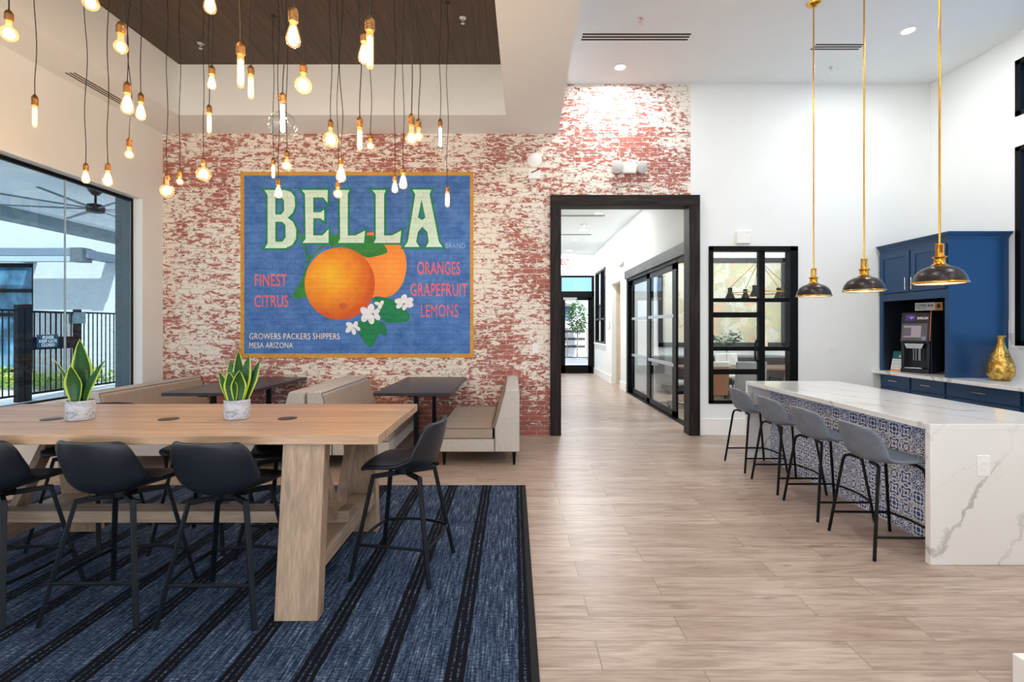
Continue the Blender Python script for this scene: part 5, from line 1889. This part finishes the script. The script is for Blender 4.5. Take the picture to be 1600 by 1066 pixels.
def emergency(loc, rz, label, w=0.38):
    t = thing('emergency_light', label, 'emergency light', loc, rz)
    MB().box(-w * 0.28, w * 0.28, -0.06, 0, -0.085, 0.075).build('housing', plain('off white plastic', (220, 220, 218), 0.4), t, bevel=0.01)
    for s in (-1, 1):
        o = MB().lathe([(0.04, 0), (0.078, 0.05), (0.082, 0.09), (0.07, 0.096), (0.0, 0.1)], capb=True, capt=False, n=24).build('lamp_head', plain('lamp head', (206, 208, 208), 0.3), t)
        o.location = (s * w * 0.38, -0.02, 0.0)
        o.rotation_euler = (PI / 2 + 0.2, 0, s * 0.35)
    return t


emergency((1.63, YB, 3.80), 0, 'white two-headed emergency light on the brick above the corridor opening')
dt = thing('wall_sensor', 'square white sensor box on the wall above the meeting room window', 'sensor', (3.26, YB, 2.82))
MB().box(-0.10, 0.10, -0.05, 0, -0.10, 0.09).build('housing', PLASTIC, dt, bevel=0.012)
MB().lathe([(0.008, 0), (0.008, 0.004)], n=10).build('lens', OUTS, dt).location = (0.045, -0.052, 0.055)

# ================================================================== CORRIDOR FITTINGS
for (px, py, lab) in ((935, 333, 'corridor ceiling light closest to the timber casing'), (911, 359, 'corridor ceiling light second from the timber casing'), (899, 375, 'corridor ceiling light third from the timber casing'), (890, 391, 'corridor ceiling light closest to the glass entrance door')):
    y = 2.44 * 770 / (511 - py)
    can(((px - 803) / 770 * y, y, 3.98), lab, 30, 0.10)
slot_vent((1.35, 10.8, 3.98), 'slot vent across the corridor ceiling, nearer the timber casing', 1.3, 2, 0, 0.04, 0.07)
slot_vent((1.45, 13.0, 3.98), 'slot vent across the corridor ceiling, nearer the entrance', 1.2, 2, 0, 0.04, 0.07)
sd = thing('smoke_detector', 'flat white smoke detector on the corridor ceiling between two lights', 'smoke detector', (1.65, 11.7, 3.98))
MB().lathe([(0.06, -0.035), (0.075, -0.028), (0.08, 0.0)], n=24).build('body', PLASTIC, sd)
ex = thing('exit_sign', 'red lettered EXIT sign above the glass entrance door', 'sign', (1.69, YE - 0.02, 3.68))
MB().box(-0.22, 0.22, -0.03, 0.02, -0.15, 0.15).build('housing', PLASTIC, ex, bevel=0.008)
link('lettering', stand(text_mesh('EXIT', 0.29, 0.20, 0.006, bold=0.05), (0, -0.032, 0)), emis('exit red', (226, 48, 60), 1.0), ex, smooth=False)
emergency((XC, 12.15, 3.12), -PI / 2, 'two-headed emergency light on the corridor wall past the sliding doors', 0.40)
pl = thing('wall_panel', 'narrow white notice panel on the corridor wall between window and alcove', 'panel', (XC, 13.8, 1.77), -PI / 2)
MB().box(-0.2, 0.2, -0.03, 0, -0.25, 0.25).build('panel', plain('grey white panel', (214, 214, 212), 0.5), pl, bevel=0.004)
outlet('small white outlet low on the corridor wall under the side window', (XC, 14.9, 0.42), -PI / 2)

# ================================================================== MEETING ROOM
mp = thing('world_map', 'large antique world map in a dark frame on the meeting room wall', 'framed map', (4.95, 11.75, 2.12))
mm = MB()
W2, H2 = 1.52, 1.06
for q in ((-W2, W2, H2 - 0.11, H2), (-W2, W2, -H2, -H2 + 0.11), (-W2, -W2 + 0.11, -H2, H2), (W2 - 0.11, W2, -H2, H2)):
    mm.box(q[0], q[1], -0.05, -0.004, q[2], q[3])
mm.build('frame', plain('charcoal frame', (52, 52, 56), 0.5), mp, bevel=0.006)
MAPM = map_mat()
me_o = MB().box(-W2 + 0.1, W2 - 0.1, -0.02, -0.006, -H2 + 0.1, H2 - 0.1).build('map_print', MAPM, mp, smooth=False)
cr = thing('credenza', 'dark low credenza under the framed world map', 'credenza', (4.9, 11.45, 0))
MB().box(-1.4, 1.4, -0.25, 0.25, 0.08, 0.84).build('body', plain('dark espresso wood', (52, 42, 40), 0.45), cr, bevel=0.005)
MB().box(-1.42, 1.42, -0.27, 0.27, 0.84, 0.87).build('top', plain('grey stone top', (120, 122, 126), 0.4), cr)
for x in (-1.3, 1.3):
    MB().box(x - 0.03, x + 0.03, -0.2, 0.2, 0, 0.08).build('foot', BLACKM, cr)
tl = thing('table_lamp', 'cream shaded table lamp on the dark credenza before the map', 'lamp', (5.78, 11.45, 0.87))
MB().lathe([(0.07, 0), (0.07, 0.015), (0.018, 0.03), (0.035, 0.09), (0.02, 0.16), (0.01, 0.2)], n=20).build('base', BRASS, tl)
MB().lathe([(0.11, 0.17), (0.095, 0.52)], capb=False, capt=False, n=28).build('lamp_shade', plain('cream shade', (236, 222, 196), 0.8), tl)
ct = thing('meeting_table', 'brown wood meeting table behind the glazed interior window', 'table', (4.6, 9.85, 0))
MB().box(-1.25, 1.25, -0.45, 0.45, 0.715, 0.75).build('tabletop', wood('walnut top', (92, 62, 46), (134, 94, 70), 'x', 0.35), ct, bevel=0.004)
for x in (-1.05, 1.05):
    MB().box(x - 0.04, x + 0.04, -0.35, 0.35, 0, 0.715).build('leg', BLACKM, ct, bevel=0.004)
vs = thing('leafy_vase', 'clear glass vase of eucalyptus stems on the meeting table', 'vase', (4.20, 9.72, 0.75))
MB().lathe([(0.06, 0), (0.13, 0.03), (0.15, 0.10), (0.11, 0.18), (0.05, 0.24), (0.045, 0.28), (0.06, 0.31)], capt=False, n=24).build('glass', GLASSC, vs)
r_ = random.Random(4)
stm, lvm = MB(), MB()
for k in range(11):
    a, ln = 2 * PI * k / 11 + r_.uniform(-0.2, 0.2), r_.uniform(0.3, 0.5)
    tip = Vector((math.cos(a) * ln * 0.7, math.sin(a) * ln * 0.7, 0.3 + ln * 0.75))
    pts = [Vector((0, 0, 0.03)).lerp(Vector((0, 0, 0.3)), i / 2) for i in range(3)] + [Vector((0, 0, 0.3)).lerp(tip, i / 5) + Vector((0, 0, 0.05 * math.sin(PI * i / 5))) for i in range(1, 6)]
    stm.tube(pts, 0.003, 5)
    for i in range(3, 8):
        for s in range(5):
            p = pts[i] + Vector((r_.uniform(-.05, .05), r_.uniform(-.05, .05), r_.uniform(-.05, .05)))
            b = r_.uniform(0, 6.28)
            u = Vector((math.cos(b), math.sin(b), r_.uniform(-.5, .5))) * 0.032
            v = Vector((-math.sin(b), math.cos(b), r_.uniform(-.5, .5))) * 0.024
            lvm.add([p - u, p - u * .3 - v, p + u * .5 - v, p + u, p + u * .5 + v, p - u * .3 + v], [(0, 1, 2, 3, 4, 5)])
stm.build('stems', GREEN, vs)
lvm.build('leaves', plain('eucalyptus leaf', (96, 128, 108), 0.6, vary=0.25, scale=20), vs, smooth=False)
CH_G, CH_W, CH_B = fabric('grey chair fabric', (136, 140, 142), (172, 176, 178)), fabric('white chair fabric', (206, 202, 196), (232, 228, 222)), plain('tan chair leather', (150, 102, 74), 0.5)


def meeting_chair(label, x, y, rz, fab, out=None):
    t = thing('meeting_chair', label, 'chair', (x, y, 0), rz, 'chairs round the meeting table')
    MB().box(-0.25, 0.25, -0.24, 0.24, 0.40, 0.49).build('seat', fab, t, bevel=0.03, seg=3)
    bk = MB()
    bk.hexa([(-0.26, -0.26, 0.44), (0.26, -0.26, 0.44), (0.26, -0.19, 0.44), (-0.26, -0.19, 0.44), (-0.25, -0.33, 0.95), (0.25, -0.33, 0.95), (0.25, -0.27, 0.95), (-0.25, -0.27, 0.95)])
    b = bk.build('backrest', fab, t, bevel=0.028, seg=3)
    if out:
        MB().hexa([(-0.245, -0.266, 0.36), (0.245, -0.266, 0.36), (0.245, -0.255, 0.46), (-0.245, -0.255, 0.46), (-0.235, -0.329, 0.86), (0.235, -0.329, 0.86), (0.235, -0.31, 0.86), (-0.235, -0.31, 0.86)]).build('back_panel', out, b, bevel=0.008)
    for s in (-1, 1):
        MB().tube([(s * 0.27, -0.22, 0.46), (s * 0.30, -0.2, 0.64), (s * 0.30, 0.16, 0.64), (s * 0.28, 0.2, 0.42)], 0.012, 8).build('armrest', BLACKM, t)
        for q in (-1, 1):
            MB().tube([(s * 0.21, q * 0.2, 0.42), (s * 0.25, q * 0.24, 0.0)], [0.016, 0.011], 8).build('leg', BLACKM, t)
    return t


meeting_chair('tan-backed chair behind the lower pane nearest the timber casing', 3.42, 8.72, 0.1, CH_W, CH_B)
meeting_chair('grey chair in the middle of the glazed interior window', 4.08, 8.70, -0.1, CH_G)
meeting_chair('white chair on the far side of the meeting table', 4.75, 10.75, PI, CH_W)
meeting_chair('grey chair beside the edge frame of the glazed interior window', 4.92, 8.75, 0.0, CH_G)
oc = thing('office_chair', 'grey swivel chair on casters just inside the sliding glass doors', 'chair', (3.06, 9.45, 0), -0.9)
MB().box(-0.25, 0.25, -0.24, 0.24, 0.44, 0.52).build('seat', CH_G, oc, bevel=0.03)
MB().hexa([(-0.24, -0.27, 0.5), (0.24, -0.27, 0.5), (0.24, -0.21, 0.5), (-0.24, -0.21, 0.5), (-0.23, -0.33, 1.0), (0.23, -0.33, 1.0), (0.23, -0.28, 1.0), (-0.23, -0.28, 1.0)]).build('backrest', CH_G, oc, bevel=0.028)
MB().tube([(0, 0, 0.09), (0, 0, 0.44)], 0.03, 10).build('column', CHROME, oc)
for k in range(5):
    a = 2 * PI * k / 5
    MB().beam((0, 0, 0.10), (0.28 * math.cos(a), 0.28 * math.sin(a), 0.075), 0.04, 0.025).build('base_arm', CHROME, oc)
    MB().lathe([(0.03, -0.02), (0.032, 0), (0.03, 0.02)], n=16).build('caster', BLACKM, oc)
    w_ = [c for c in oc.children if c.name.startswith('caster')][-1]
    w_.location = (0.28 * math.cos(a), 0.28 * math.sin(a), 0.033)
    w_.rotation_euler = (PI / 2, 0, a)
ch = thing('chandelier', 'brass ring chandelier with small black cone shades in the meeting room', 'chandelier', (4.62, 9.3, 3.98))
MB().lathe([(0.07, -0.03), (0.07, 0)], n=20).build('canopy', BRASS, ch)
MB().tube([(0, 0, 0), (0, 0, -1.10)], 0.007, 8).build('rod', BRASS, ch)
MB().lathe([(0.0, -1.22), (0.04, -1.21), (0.045, -1.13), (0.02, -1.08)], n=18, capt=False).build('hub', BRASS, ch)
ring = [(0.5 * math.cos(2 * PI * i / 48), 0.5 * math.sin(2 * PI * i / 48), -1.80) for i in range(48)]
MB().tube(ring, 0.009, 8, closed=True).build('ring', BRASS, ch)
for k in range(5):
    a = 2 * PI * k / 5 + 0.35
    p = (0.5 * math.cos(a), 0.5 * math.sin(a))
    MB().tube([(0, 0, -1.18), (p[0], p[1], -1.69)], 0.0045, 6).build('cable', BLACKM, ch)
    MB().lathe([(0.09, -1.89), (0.04, -1.77), (0.04, -1.69), (0.0, -1.685)], (p[0], p[1], 0), n=20, capb=False, capt=False).build('cone_shade', BLACKM, ch)
gl = thing('gooseneck_lamp', 'grey gooseneck lamp arching inside the sliding glass doors', 'lamp', (4.55, 11.55, 0.87))
MB().lathe([(0.09, 0), (0.09, 0.02), (0.012, 0.03)], n=20).tube([(0, 0, 0.02), (0, 0, 0.9), (-0.05, -0.02, 1.05), (-0.16, -0.05, 1.12), (-0.27, -0.08, 1.05), (-0.31, -0.1, 0.92)], 0.011, 8).build('stem', plain('grey lamp metal', (120, 124, 128), 0.4), gl)
MB().lathe([(0.12, 0.0), (0.10, 0.06), (0.03, 0.13), (0.0, 0.15)], (-0.31, -0.1, 0.79), capb=False, capt=False, n=22).build('lamp_shade', plain('grey lamp metal', (120, 124, 128), 0.4), gl)
area = [(3.9, 8.3), (5.5, 8.3), (3.9, 10.6), (5.5, 10.6)]  # unseen lamps added to brighten the meeting room
for i, (x, y) in enumerate(area):
    can((x, y, 3.98), ['added unseen meeting room light over the tan-backed chair', 'added unseen meeting room light over the side wall near the window', 'added unseen meeting room light over the map centre', 'added unseen meeting room light over the map end'][i], 20)
# unseen recessed lights added behind the visible ones to brighten the hall
for x, y in ((1.45, 3.0), (4.6, 3.0), (1.45, 0.2), (4.6, 0.2), (1.45, -2.8), (4.6, -2.8)):
    can((x, y, ZC), 'added unseen recessed light of the %s row, %s' % ('island' if x > 2 else 'walkway', {3.0: 'level with the island end', 0.2: 'over the camera', -2.8: 'by the hall entrance'}[y]), KP)
